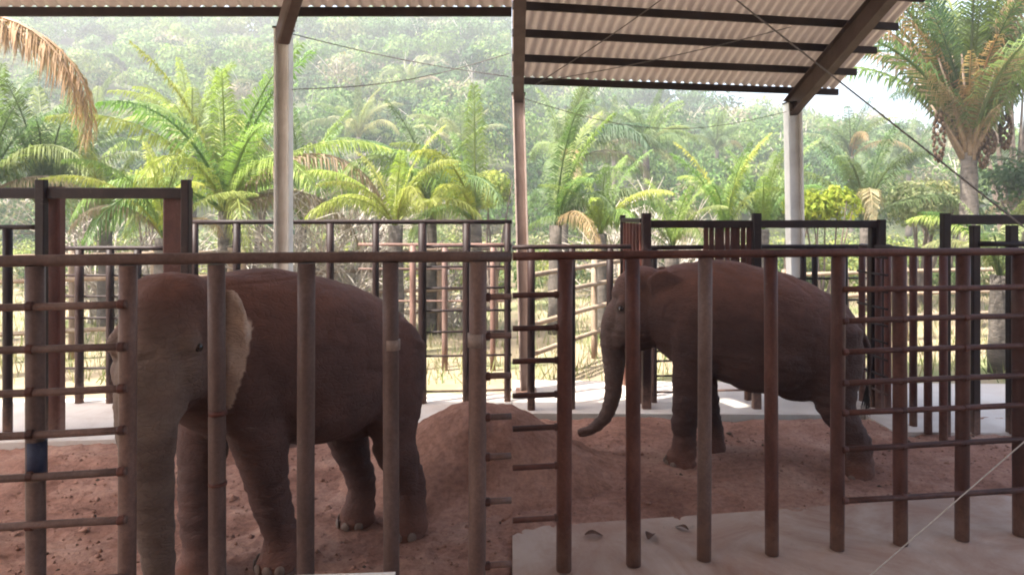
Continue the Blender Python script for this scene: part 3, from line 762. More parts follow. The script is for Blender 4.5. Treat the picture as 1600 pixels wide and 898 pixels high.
def build_elephant(label, loc, heading, feet, trunk, head_yaw, ear_flare, tail, seed, scale=1.0, head_drop=0.0, pale_ear=0.0, ear_w=1.0, light_gain=1.0, face_pale_lit=0.3):
    root = empty('elephant', loc, heading); root.scale = (scale,) * 3
    tag(root, label, 'elephant')
    if len(feet[0]) == 3:      # plan positions in the place -> the animal's own axes
        ch, sh = math.cos(heading), math.sin(heading)
        feet = [(((p[0] - loc[0]) * ch + (p[1] - loc[1]) * sh) / scale, (-(p[0] - loc[0]) * sh + (p[1] - loc[1]) * ch) / scale) for p in feet]
    mb = MB()
    # trunk of the body: x, top z, bottom z, half width
    secs = [(-1.06, 1.60, 1.30, .14), (-.99, 1.78, 1.08, .31), (-.83, 1.93, .92, .44), (-.55, 2.08, .86, .54), (-.15, 2.22, .87, .61), (.25, 2.30, .92, .62), (.60, 2.31, .99, .55), (.90, 2.26, 1.12, .45), (1.12, 2.16, 1.30, .36), (1.30, 2.06, 1.42, .28)]
    q = cr([(x, 0, (t + b) / 2, hw, (t - b) / 2) for x, t, b, hw in secs], 5)
    loft(mb, [(Vector(p[:3]), p[3], p[4], Y1, Z1) for p in q], 28)
    # spine ridge and hip / shoulder masses
    for s in (-1, 1):
        mb.ellipsoid((.62, s * .34, 1.55), (.34, .20, .52), 16, 12)
        mb.ellipsoid((-.70, s * .28, 1.42), (.34, .23, .43), 16, 12)
        mb.ellipsoid((-.42, s * .14, 1.04), (.34, .20, .26), 14, 10)
        mb.ellipsoid((-.05, s * .22, 1.32), (.62, .42, .44), 16, 12)
    # legs: feet order LF, RF, LH, RH as (x, y)
    for k, (fx, fy) in enumerate(feet):
        s = 1 if k % 2 == 0 else -1
        if k < 2:
            hx, hy = .66, s * .31
            L = lambda u: (hx + (fx - hx) * u, hy + (fy - hy) * u)
            pts = []
            for z, ru, rv, u, kx in [(1.55, .20, .27, 0, 0), (1.25, .20, .245, .18, 0), (.95, .18, .20, .42, .01), (.66, .158, .165, .66, .02), (.52, .15, .158, .76, .02), (.34, .135, .138, .88, 0), (.20, .14, .145, .96, -.005), (.10, .168, .175, 1.0, .015), (.03, .178, .188, 1.0, .025), (.0, .165, .172, 1.0, .025)]:
                a, b = L(u); pts.append((a + kx, b, z, ru, rv))
        else:
            hx, hy = -.70, s * .29
            L = lambda u: (hx + (fx - hx) * u, hy + (fy - hy) * u)
            pts = []
            for z, ru, rv, u, kx in [(1.60, .20, .34, 0, 0), (1.30, .22, .33, .15, .02), (1.02, .20, .27, .38, .06), (.80, .17, .21, .55, .09), (.60, .145, .165, .72, .04), (.42, .13, .145, .86, -.03), (.26, .125, .135, .95, -.035), (.12, .15, .165, 1.0, 0), (.03, .16, .178, 1.0, .02), (.0, .148, .162, 1.0, .02)]:
                a, b = L(u); pts.append((a + kx, b, z, ru, rv))
        path_loft(mb, pts, 18, 3)
    # head group, built straight ahead then turned about the neck
    hb = MB()
    hb.ellipsoid((1.26, 0, 1.82), (.37, .31, .42), 22, 16)
    for s in (-1, 1):
        hb.ellipsoid((1.24, s * .10, 2.03), (.26, .19, .20), 16, 12)      # twin domes
        hb.ellipsoid((1.30, s * .20, 1.62), (.25, .13, .26), 16, 12)        # cheek
        hb.ellipsoid((1.46, s * .235, 1.80), (.10, .07, .11), 12, 8)        # brow
        hb.ellipsoid((1.50, s * .15, 1.45), (.11, .09, .16), 12, 8)         # tusk sheath
    path_loft(hb, [(1.12, 0, 1.50, .20, .17), (1.28, 0, 1.36, .16, .13), (1.42, 0, 1.25, .10, .09), (1.50, 0, 1.20, .05, .05)], 14, 3)   # lower jaw
    path_loft(hb, [(p[0], p[1], p[2], p[3], p[3] * .95) for p in trunk], 20, 8, Y1)
    # ears: leaf-shaped blades hinged at the side of the head
    outline = [(0, .30), (.10, .37), (.24, .36), (.36, .26), (.42, .10), (.40, -.08), (.33, -.24), (.24, -.38), (.17, -.45), (.12, -.40), (.06, -.24), (0, -.08)]
    oc = cr([(a, b) for a, b in outline] + [outline[0]], 3)[:-1]
    ear_info = []
    for s in (-1, 1):
        hinge = Vector((1.17, s * .29, 1.84 - .09 * pale_ear)); fl_ = ear_flare[0 if s > 0 else 1]
        back = Vector((-math.cos(fl_), s * math.sin(fl_), 0)); nrm = back.cross(Z1).normalized()
        cen = np.mean(np.array(oc), axis=0)
        v = []; nn = len(oc); layers = []
        for th, sc_ in ((-.024, .93), (-.01, 1.0), (.01, 1.0), (.024, .93)):
            ring = []
            for (a, b) in oc:
                a *= ear_w; aa = cen[0] * ear_w + (a - cen[0] * ear_w) * sc_; bb = cen[1] + (b - cen[1]) * sc_
                wavy = .035 * math.sin(aa * 9 + 1) * aa / .4 + .03 * math.sin(bb * 7) * aa / .4
                ring.append(hinge + back * aa + Z1 * bb + nrm * (th + wavy))
            layers.append(ring)
        v = [p for r in layers for p in r]; f = []
        for i in range(3):
            for k in range(nn): f.append((i * nn + k, i * nn + (k + 1) % nn, (i + 1) * nn + (k + 1) % nn, (i + 1) * nn + k))
        c0 = len(v); v.append(hinge + back * cen[0] * ear_w + Z1 * cen[1] - nrm * .028); v.append(hinge + back * cen[0] * ear_w + Z1 * cen[1] + nrm * .028)
        for k in range(nn):
            f.append((c0, (k + 1) % nn, k)); f.append((c0 + 1, 3 * nn + k, 3 * nn + (k + 1) % nn))
        hb.add(v, f); ear_info.append((hinge, back))
    piv = Vector((.95, 0, 1.75)); RM = Matrix.Rotation(head_yaw, 3, 'Z')
    turn = lambda p: piv + RM @ (Vector(p) - piv) - Z1 * head_drop
    hv = [turn(p) for p in hb.v]; mb.add(hv, hb.f)
    # neck filler between body and turned head
    nh = turn((1.2, 0, 1.74))
    path_loft(mb, [(.75, 0, 1.72, .42, .50), (.98, nh.y * .25, 1.74 - head_drop * .4, .36, .42), (nh.x, nh.y, nh.z, .28, .36)], 18, 4)
    # tail
    path_loft(mb, [(x, y, z, r, r) for x, y, z, r in tail], 10, 4)
    # union into one skin
    me = bpy.data.meshes.new('body'); me.from_pydata([tuple(v) for v in mb.v], [], mb.f); me.update()
    tmp = bpy.data.objects.new('body', me); C.objects.link(tmp)
    rm = tmp.modifiers.new('r', 'REMESH'); rm.mode = 'VOXEL'; rm.voxel_size = 0.021; rm.use_smooth_shade = True
    sm = tmp.modifiers.new('s', 'SMOOTH'); sm.factor = 0.5; sm.iterations = 8
    dg = bpy.context.evaluated_depsgraph_get(); dg.update()
    bm_ = bpy.data.meshes.new_from_object(tmp.evaluated_get(dg))
    bpy.data.objects.remove(tmp); bpy.data.meshes.remove(me)
    n = len(bm_.vertices); co = np.empty(n * 3, np.float32); bm_.vertices.foreach_get('co', co); co = co.reshape(-1, 3)
    # fold relief: horizontal rings on the trunk, sagging folds on belly and legs
    no = np.empty(n * 3, np.float32); bm_.vertices.foreach_get('normal', no); no = no.reshape(-1, 3)
    inv = np.array(RM.inverted()); hp_ = (co + np.array([0, 0, head_drop]) - np.array(piv)) @ inv.T + np.array(piv)
    ontrunk = np.clip((1.62 - hp_[:, 2]) * 4, 0, 1) * np.clip((hp_[:, 0] - 1.46) * 8, 0, 1)
    wob = vnoise(co[:, 0] * 5 + 3, co[:, 1] * 5, seed) * 2
    fold = np.sin(hp_[:, 2] * 62 + wob * 2.2) * 0.5 + np.sin(hp_[:, 2] * 101 + wob * 3) * 0.3
    lowf = (fbm(co[:, 0] * 3 + co[:, 1] * 2, co[:, 2] * 7, seed + 3) - .5)
    legf = np.clip((1.05 - co[:, 2]) * 3, 0, 1) * (1 - ontrunk)
    disp = ontrunk * fold * 0.007 + (1 - ontrunk) * lowf * 0.034 + legf * np.sin(co[:, 2] * 52 + wob * 3.5 + co[:, 0] * 4) * .0035
    # wavy creases, close together on the legs, wider on the flanks
    for sx_, sz_, off_, am in ((2.4, 7.5, 0, .011), (5.5, 15, 40, .006)):
        cn = vnoise(co[:, 0] * sx_ + co[:, 1] * sx_ * .8 + off_, co[:, 2] * sz_ + vnoise(co[:, 0] * 2, co[:, 1] * 2 + co[:, 2], seed + 1) * 2.5, seed + 30 + off_)
        disp = disp - am * np.exp(-((cn - .5) / .085) ** 2) * (1 - .7 * ontrunk)
    for hinge, back in ear_info:
        rel = hp_ - np.array(hinge); a = rel @ np.array(back); off = rel - a[:, None] * np.array(back)[None]
        em = (np.hypot(off[:, 0], off[:, 1]) < .09) & (a > .01) & (a < .5) & (np.abs(off[:, 2]) < .5)
        disp = np.where(em, disp * .15, disp)
    co2 = co + no * disp[:, None]
    bm_.vertices.foreach_set('co', co2.astype(np.float32).ravel())
    # pigment and painted light: grey brown skin, red dusting on back and feet, pale freckled ear rim and trunk
    base = np.tile(np.array([[.054, .026, .021]]) * light_gain, (n, 1))  # multiplier lightens one animal's skin to stand in for stronger light
    dust_highlight = np.clip(no[:, 2] * .8 + .1, 0, 1) * np.clip((co[:, 2] - 1.2) * 1.2, 0, 1) + np.clip((.42 - co[:, 2]) * 2.2, 0, 1)  # red dusting; the back part also paints a warm highlight
    dust_highlight *= .35 + .9 * fbm(co[:, 0] * 2.2, co[:, 2] * 2.2 + co[:, 1], seed + 8)
    base = base + (np.array([[.21, .088, .056]]) - base) * np.clip(dust_highlight, 0, 1)[:, None] * .75
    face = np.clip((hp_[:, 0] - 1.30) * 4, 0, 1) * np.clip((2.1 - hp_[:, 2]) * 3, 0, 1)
    base = base + (np.array([[.22, .162, .130]]) - base) * face_pale_lit * (face * (.35 + .6 * fbm(co[:, 1] * 7, co[:, 2] * 7, seed + 2)))[:, None]  # paleness set per animal: freckled skin plus light painted on the face
    for hinge, back in ear_info:
        rel = hp_ - np.array(hinge); a = rel @ np.array(back); off = rel - a[:, None] * np.array(back)[None]
        perp = np.hypot(off[:, 0], off[:, 1]); b = off[:, 2]
        inear = (perp < .055) & (a > .02) & (a < .43 * ear_w) & (b < .36 - np.abs(a / ear_w - .2) * .4) & (b > -.48 + np.abs(a / ear_w - .17) * 1.5)
        poly = [((u_ - cen[0]) * 1.10 + cen[0], (v_ - cen[1]) * 1.06 + cen[1]) for u_, v_ in oc]
        ins = np.zeros(n, bool); aw = a / ear_w
        for (u0, v0), (u1, v1) in zip(poly, poly[1:] + poly[:1]):
            cnd = (v0 > b) != (v1 > b)
            if abs(v1 - v0) > 1e-9: ins ^= cnd & (aw < (u1 - u0) * (b - v0) / (v1 - v0) + u0)
        inear = ins * np.clip((.065 - perp) / .02, 0, 1)
        k_ = inear * np.clip((a - .03) * 14, 0, 1) * pale_ear * (.55 + .6 * fbm(a * 14, b * 14, seed + 5))
        base = base + (np.array([.46, .345, .27]) - base) * np.clip(k_, 0, 1)[:, None]
    c4 = np.ones((n, 4), np.float32); c4[:, :3] = np.clip(base, 0, 1)
    ca = bm_.color_attributes.new('tint', 'FLOAT_COLOR', 'POINT'); ca.data.foreach_set('color', c4.ravel())
    bm_.materials.clear(); bm_.materials.append(M_skin)
    bm_.polygons.foreach_set('use_smooth', np.ones(len(bm_.polygons), dtype=bool))
    body = bpy.data.objects.new('body', bm_); C.objects.link(body); body.parent = root; bm_.name = 'body'
    # eyes
    for s in (-1, 1):
        e = MB().ellipsoid(turn((1.485, s * .292, 1.765)), (.029, .026, .029), 14, 10).build('eye', M_eye, None, True, origin=(0, 0, 0)); e.parent = root
    # toenails
    for k, (fx, fy) in enumerate(feet):
        cnt = 5 if k < 2 else 4; rad = (.182, .192) if k < 2 else (.166, .182); ox = .025 if k < 2 else .02
        for j in range(cnt):
            a = R(-62 + 124 * j / (cnt - 1)); p = Vector((fx + ox + rad[1] * math.cos(a) * .95, fy + rad[0] * math.sin(a) * .95, .052))
            tn = MB().ellipsoid(p, (.012, .040, .044), 10, 6, Matrix.Rotation(a, 3, 'Z')).build('toenail', M_nail, None, True, origin=(0, 0, 0)); tn.parent = root
    # tail hair
    hb2 = MB(); g = random.Random(seed); te = Vector(tail[-1][:3]); te.z += .12
    for i in range(40):
        d = Vector((g.uniform(-.06, .06), g.uniform(-.03, .03), -g.uniform(.16, .3))); s0 = te + Vector((g.uniform(-.015, .015), g.uniform(-.015, .015), -g.uniform(0, .1)))
        hb2.tube([s0, s0 + d * .5 + Vector((g.uniform(-.01, .01), 0, 0)), s0 + d], [.004, .003, .001], 4)
    th = hb2.build('tail_hair', M_hair, None, origin=(0, 0, 0)); th.parent = root
    return root

# right elephant: side view, heading left and a little away
fF, hF = Vector((1.93, 8.10)), Vector((3.56, 7.74))
mid = (fF + hF) / 2; dirv = (fF - hF).normalized(); hd = math.atan2(dirv.y, dirv.x)
trunkR = [(1.42, 0, 1.80, .21), (1.54, 0, 1.58, .20), (1.59, 0, 1.36, .172), (1.585, 0, 1.12, .142), (1.585, 0, .90, .12), (1.61, 0, .66, .102), (1.69, 0, .45, .085), (1.84, 0, .30, .068), (2.01, 0, .23, .052)]
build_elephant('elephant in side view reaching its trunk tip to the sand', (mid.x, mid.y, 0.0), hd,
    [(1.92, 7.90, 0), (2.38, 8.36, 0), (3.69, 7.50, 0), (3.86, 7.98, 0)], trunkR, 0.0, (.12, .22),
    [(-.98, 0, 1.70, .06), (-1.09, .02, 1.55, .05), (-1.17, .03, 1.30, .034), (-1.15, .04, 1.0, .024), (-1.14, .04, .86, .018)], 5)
# left elephant: three-quarter view, head turned towards the viewer
trunkL = [(1.42, 0, 1.80, .215), (1.53, 0, 1.58, .215), (1.57, 0, 1.34, .195), (1.575, .01, 1.08, .165), (1.57, .03, .82, .138), (1.565, .055, .56, .116), (1.56, .075, .32, .098), (1.56, .085, .14, .08)]
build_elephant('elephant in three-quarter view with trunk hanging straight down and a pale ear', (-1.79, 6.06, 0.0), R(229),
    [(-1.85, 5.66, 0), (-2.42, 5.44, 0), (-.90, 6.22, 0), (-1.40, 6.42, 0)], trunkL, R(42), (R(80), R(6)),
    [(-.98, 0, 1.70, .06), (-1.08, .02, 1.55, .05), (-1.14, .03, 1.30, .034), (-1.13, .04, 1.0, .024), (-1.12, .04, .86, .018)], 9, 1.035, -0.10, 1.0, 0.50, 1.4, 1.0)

# ------------------------------------------------------------------ palms and shrubs
def frond_mesh(name, L, e0, e1, n, ll, lw, hang, seed, dry=False):
    """feather leaf growing from the origin in the XZ plane: e0/e1 elevation at base and tip (radians), hang = droop of the leaflets"""
    g = random.Random(seed); V = []; Fa = []
    N = 14; pts = [Vector((0, 0, 0))]; tan = []
    for i in range(N):
        t = i / (N - 1); e = e0 + (e1 - e0) * t ** 1.35
        d = Vector((math.cos(e), 0, math.sin(e))); tan.append(d); pts.append(pts[-1] + d * (L / N))
    mb = MB(); mb.tube(pts, [.045 * (1 - .93 * i / N) + .003 for i in range(N + 1)], 5, False)
    V, Fa = mb.v, mb.f; nr = len(Fa)
    for i in range(n):
        t = 0.13 + 0.87 * (i + .5) / n
        x = t * N; k = min(int(x), N - 1); p = pts[k].lerp(pts[k + 1], x - k); d = tan[min(k, N - 1)]
        up = Vector((-d.z, 0, d.x))
        prof = math.sin(math.pi * (0.10 + 0.86 * t)) ** 0.6
        for s in (-1, 1):
            l = ll * prof * g.uniform(.8, 1.12)
            if dry and g.random() < .12: continue
            out = (Vector((0, s, 0)) * g.uniform(.75, 1.0) + d * (.45 + .55 * t) + up * (.30 * (1 - hang) + g.uniform(-.18, .18))).normalized()
            h1 = hang * g.uniform(.7, 1.25)
            a = p; m1 = a + out * l * .5 + Vector((0, 0, -l * .18 * h1)); e = a + out * l * (.95 - .25 * h1) + Vector((0, 0, -l * (.22 + .62 * h1)))
            wv = (d * .8 + up * .5 * g.uniform(-1, 1)).normalized() * lw * .5
            b = len(V); V += [a - wv * .5, a + wv * .5, m1 - wv, m1 + wv, e]
            Fa += [(b, b + 1, b + 3, b + 2), (b + 2, b + 3, b + 4)]
    me = bpy.data.meshes.new(name); me.from_pydata([tuple(v) for v in V], [], Fa); me.materials.append(M_leafo); me.update()
    return me, pts[-1]
FR = {}
for key, args in {'up': (4.0, R(78), R(38), 66, .66, .040, .40), 'mid': (4.2, R(66), R(-12), 70, .72, .040, .65), 'arch': (4.3, R(54), R(-58), 70, .74, .040, .85), 'low': (3.9, R(28), R(-70), 62, .68, .040, .9)}.items():
    FR[key] = [frond_mesh('frond', *args, seed=i * 7 + len(key)) for i in range(2)]
FR['dry'] = [frond_mesh('frond', 3.2, R(76), R(30), 46, .62, .035, 1.0, 5 + i, True) for i in range(2)]
FR['dead'] = [frond_mesh('frond', 3.9, R(25), R(-88), 70, .52, .035, 1.0, 9, True)]
GREEN = {'bright': (.14, .21, .06), 'yellow': (.20, .235, .055), 'mid': (.11, .155, .06), 'blue': (.095, .14, .08), 'dark': (.06, .095, .045), 'dry': (.27, .185, .12), 'pale': (.18, .205, .10)}
def palm(label, loc, h_, scale, tone, counts, seed, lean=(0, 0), trunk_r=.17, tone2=None, side=None, azrange=None):
    g = random.Random(seed); root = empty('palm_tree', loc); tag(root, label, 'palm tree', 'palms growing beyond the shelter')
    top = Vector((lean[0], lean[1], h_))
    k = max(4, int(h_ * 3)); pts = []; rad = []
    for i in range(k + 1):
        t = i / k; pts.append(Vector(loc) + Vector((lean[0] * t * t, lean[1] * t * t, h_ * t))); rad.append(trunk_r * (1.15 - .3 * t) * (1 + (.07 if i % 2 else -.03)))
    MB().tube(pts, rad, 12).build('trunk', M_trunk, root, True)
    j = 0
    for kind, cnt in counts:
        for i in range(cnt):
            me, tip = FR[kind][j % len(FR[kind])]
            az = (2.39996 * j + g.uniform(-.3, .3)) if azrange is None else R(g.uniform(*azrange))
            s = scale * g.uniform(.85, 1.12)
            tl = g.uniform(-.16, .12)
            E = Euler((0, tl, az)); tw = E.to_matrix() @ (tip * s)
            j += 1
            wx = loc[0] + top.x + tw.x
            mx = loc[0] + top.x + tw.x * .55
            if side is not None and (wx * side < .35 or mx * side < .3): continue
            o = bpy.data.objects.new('frond', me); C.objects.link(o); o.parent = root
            o.location = top + Vector((0, 0, -.05 * (i % 3))); o.rotation_euler = E; o.scale = (s * g.uniform(.88, 1.1), s * g.uniform(.8, 1.15), s * g.uniform(.85, 1.1))
            c = GREEN['dry' if kind in ('dry', 'dead') else (tone2 if tone2 and g.random() < .35 else tone)]
            if kind == 'low' and g.random() < .4 or kind == 'arch' and g.random() < .06: c = (.22, .18, .125)
            v_ = g.uniform(.8, 1.2); o.color = (c[0] * v_ * g.uniform(.9, 1.15), c[1] * v_, c[2] * v_, 1)
    return root
full = [('up', 6), ('mid', 7), ('arch', 7), ('low', 5)]
def pp(px, py, d): q = P(px, py, d); return (q.x, q.y, -.05), q.z + .05
# left view
for (lab, px, py, d, sc_, tone, t2, cnt, sd_) in [
    ('large bright green palm with arching fronds left of the pale column', 352, 330, 15.5, 1.0, 'bright', 'yellow', full, 1),
    ('yellow green young palm low behind the tall gate frame', 255, 372, 13.5, .52, 'yellow', 'bright', [('up', 4), ('mid', 5), ('arch', 4)], 2),
    ('bluish green palm with upright fronds at the far left', 70, 330, 17, .85, 'blue', 'mid', [('up', 8), ('mid', 6), ('arch', 3)], 3),
    ('green palm half hidden at the left photo edge', -20, 300, 16, .8, 'mid', 'bright', full, 4),
    ('dull green palm with fronds bending left, right of the dry shrub', 672, 322, 17, .78, 'mid', 'blue', [('mid', 5), ('arch', 7), ('up', 3)], 5),
    ('yellow green low palm right of the dry shrub', 618, 352, 14.5, .55, 'yellow', 'bright', [('up', 3), ('mid', 5), ('arch', 5)], 6),
    ('bright green palm nearest the middle of the left view\'s right edge', 742, 345, 16, .72, 'bright', 'yellow', full, 7),
    ('green palm right behind the pale column', 470, 345, 19, .8, 'bright', 'mid', [('up', 4), ('mid', 5), ('arch', 3)], 8),
    ('short palm behind the opening of the tall gate frame', 165, 360, 17.5, .62, 'mid', 'yellow', [('up', 5), ('mid', 4)], 9),
    ('pale palm crown higher up behind the large bright palm', 300, 235, 27, .95, 'yellow', 'bright', full, 10)]:
    l, z = pp(px, py, d); palm(lab, l, max(z, .3), sc_, tone, cnt, sd_, tone2=t2, side=-1)
# right view
for (lab, px, py, d, sc_, tone, t2, cnt, sd_) in [
    ('dull green palm with a full arching crown near the brown grey column', 880, 262, 24, .95, 'blue', 'mid', full, 21),
    ('green palm with upright fronds low beside the brown grey column', 868, 352, 17, .72, 'mid', 'bright', full, 22),
    ('yellowish young palm left of the barred gate leaf', 938, 365, 16.5, .58, 'bright', 'yellow', [('up', 4), ('mid', 4), ('arch', 3)], 23),
    ('young palm with stiff upright fronds above the barred gate leaf', 1135, 362, 17, .60, 'bright', 'yellow', [('up', 6), ('mid', 3)], 24),
    ('bright young palm left of the white column', 1192, 358, 17.5, .62, 'bright', 'mid', [('up', 6), ('mid', 4)], 25),
    ('grey green palm with upright fronds between the lime bush and the tall palm', 1352, 352, 21, .85, 'blue', 'mid', [('up', 7), ('mid', 6), ('arch', 3)], 26),
    ('low palm seen inside the right gate opening', 1050, 385, 15.5, .42, 'mid', 'bright', [('up', 3), ('mid', 4), ('arch', 4)], 27),
    ('dark green palm with low fronds right of the tall palm trunk', 1650, 315, 20, .75, 'dark', 'mid', [('mid', 5), ('arch', 7), ('low', 5)], 28),
    ('pale dry tinted palm behind the right gate frame', 1562, 430, 12.8, .5, 'pale', 'bright', [('up', 3), ('mid', 5), ('arch', 5)], 29),
    ('small palm crown on the slope above the barred gate leaf', 1010, 235, 34, .8, 'mid', 'blue', full, 30)]:
    l, z = pp(px, py, d); palm(lab, l, max(z, .3), sc_, tone, cnt, sd_, tone2=t2, side=1)
# far palms on the slope
for i, (px, py, d) in enumerate([(150, 200, 48), (560, 215, 46), (640, 150, 70), (720, 240, 42), (420, 150, 66), (95, 150, 68)]):
    l, z = pp(px, py, d); zz = float(hill_z(np.array([l[0]]), np.array([d]))[0]); l = (l[0], l[1], zz)
    palm(['palm crown on the slope above the far left palms', 'palm crown on the slope right of the pale column', 'small far palm crown high on the left slope', 'palm crown on the slope near the left view\'s right edge', 'small far palm crown just left of the pale column', 'small far palm crown high at the far left'][i],
        l, max(P(px, py, d).z - zz, 2.5), .95, 'pale', [('up', 4), ('mid', 7), ('arch', 6)], 40 + i, tone2='mid', side=-1)
for i, (px, py, d) in enumerate([(1330, 245, 40), (1120, 235, 52), (960, 225, 45), (1420, 265, 44)]):
    l, z = pp(px, py, d); zz = float(hill_z(np.array([l[0]]), np.array([d]))[0]); l = (l[0], l[1], zz)
    palm(['palm crown on the slope right of the white column', 'palm crown on the slope left of the white column', 'palm crown on the slope above the fence of the right view', 'palm crown on the slope just left of the tall palm'][i],
        l, max(P(px, py, d).z - zz, 2.5), .9, 'mid', [('up', 4), ('mid', 7), ('arch', 6)], 60 + i, tone2='blue', side=1)

# the tall palm at the right with dead skirt and hanging fruit
l, z = pp(1514, 238, 18.0)
tp = palm('tall palm with a skirt of dry brown fronds and hanging fruit at the right', l, z, 1.30, 'mid', [('dry', 20), ('up', 38), ('mid', 8)], 77, trunk_r=.215, tone2='blue')
top = Vector((0, 0, z))
g = random.Random(5)
for i in range(44):       # short dead fronds packed round the crown base
    me_, _ = FR['dry'][i % 2]; o = bpy.data.objects.new('frond', me_); C.objects.link(o); o.parent = tp
    o.location = top + Vector((0, 0, g.uniform(-.25, .5))); o.rotation_euler = (0, g.uniform(-.15, .22), i * 2.4); sz = g.uniform(.5, .95); o.scale = (sz, sz, sz * 1.1); o.color = (.30, .215, .15, 1)
for i in range(34):       # old leaf bases flaring out of the trunk top
    az = i * 2.4; e = R(g.uniform(56, 82)); L_ = g.uniform(1.2, 2.6)
    d = Vector((math.cos(az) * math.cos(e), math.sin(az) * math.cos(e), math.sin(e)))
    s0 = Vector(l) + top + Vector((math.cos(az) * .12, math.sin(az) * .12, -.25 + .02 * i)); 
    MB().tube([s0, s0 + d * L_ * .5, s0 + d * L_ + Vector((math.cos(az), math.sin(az), 0)) * .15], [.075, .045, .02], 6).build('leaf_base', M_husk, tp, True)
for i, (px, py0, py1) in enumerate([(1467, 178, 252), (1536, 196, 262), (1547, 205, 240), (1571, 178, 232)]):
    a = P(px, py0, 17.8); b_ = P(px, py1, 17.8); mb = MB()
    st = Vector(l) + top + Vector(((px - 1514) / F * 6, -.1, .25))
    ba = MB().tube([st, st.lerp(a, .5) + Vector((0, 0, .28)), a + Vector((0, 0, .1)), a], [.03, .025, .02, .02], 6).build('fruit_stalk', M_trunk, tp, True)
    n_ = 46
    for k in range(n_):
        t = (k + .5) / n_; rr2 = .13 * math.sin(math.pi * (.08 + .84 * t)) ** .7; az = k * 2.4
        mb.ellipsoid(a.lerp(b_, t) + Vector((math.cos(az) * rr2, math.sin(az) * rr2, 0)), (.045, .045, .065), 6, 4)
    mb.build('fruit_bunch', M_fruit, tp, True)
# dead frond hanging in at the upper left from a palm beyond the frame
l = (-11.9, 11.9, -.05)
q = P(-150, 55, 11.9)
dp = palm('palm beyond the left photo edge whose long dead brown frond hangs into view', (q.x, 11.9, -.05), q.z + .05, .9, 'mid', [('up', 5), ('mid', 4)], 91, trunk_r=.2, azrange=(100, 250))
for k, (az, s, tl) in enumerate([(-2, 1.16, .10), (4, 1.08, .13), (-6, 1.10, .06), (1, 1.12, .16)]):
    o = bpy.data.objects.new('frond', FR['dead'][0][0]); C.objects.link(o); o.parent = dp
    o.location = (0, 0, q.z + .05); o.rotation_euler = (0, tl, R(az)); o.scale = (s,) * 3; o.color = (.24, .16, .105, 1)
    o['label'] = 'dead brown drooping frond'

# leafy crowns built from many small leaf quads
def leaf_cloud(centers, radii, n_per, leaf, cols, seed, squash=.8):
    g = np.random.default_rng(seed); m_ = len(centers)
    lob = 7
    # each crown = several lobes
    lc = g.normal(0, 1, (m_, lob, 3)); lc /= np.linalg.norm(lc, axis=2, keepdims=True); lc[..., 2] = np.abs(lc[..., 2]) * .9 - .25
    lc *= g.uniform(.25, .75, (m_, lob, 1))
    lr = g.uniform(.34, .62, (m_, lob, 1))
    k = n_per // lob
    d = g.normal(0, 1, (m_, lob, k, 3)); d /= np.linalg.norm(d, axis=3, keepdims=True)
    rad = lr[:, :, None] * g.uniform(.72, 1.06, (m_, lob, k, 1))
    p = (lc[:, :, None] + d * rad) * np.array([1, 1, squash])
    p = p.reshape(m_, -1, 3) * radii[:, None, None] + centers[:, None, :]
    N = p.shape[1]
    nrm = d.reshape(m_, N, 3) + g.normal(0, .33, (m_, N, 3)); nrm /= np.linalg.norm(nrm, axis=2, keepdims=True)
    t1 = np.cross(nrm, g.normal(0, 1, (m_, N, 3))); t1 /= np.linalg.norm(t1, axis=2, keepdims=True); t2 = np.cross(nrm, t1)
    sz = leaf * g.uniform(.55, 1.35, (m_, N, 1)) if np.isscalar(leaf) else leaf[:, None, None] * g.uniform(.55, 1.35, (m_, N, 1))
    V = np.stack([p - t1 * sz, p - t2 * sz * .45, p + t1 * sz, p + t2 * sz * .45], 2).reshape(-1, 3)
    cl = cols[:, None, :] * (1 + g.normal(0, .09, (m_, N, 1))) * (1 + g.normal(0, .05, (m_, N, 3)))
    cl = np.repeat(np.clip(cl, .01, .9).reshape(-1, 3), 4, 0)
    Q = np.arange(len(V)).reshape(-1, 4)
    return V, Q, cl, np.repeat(np.arange(m_), N)
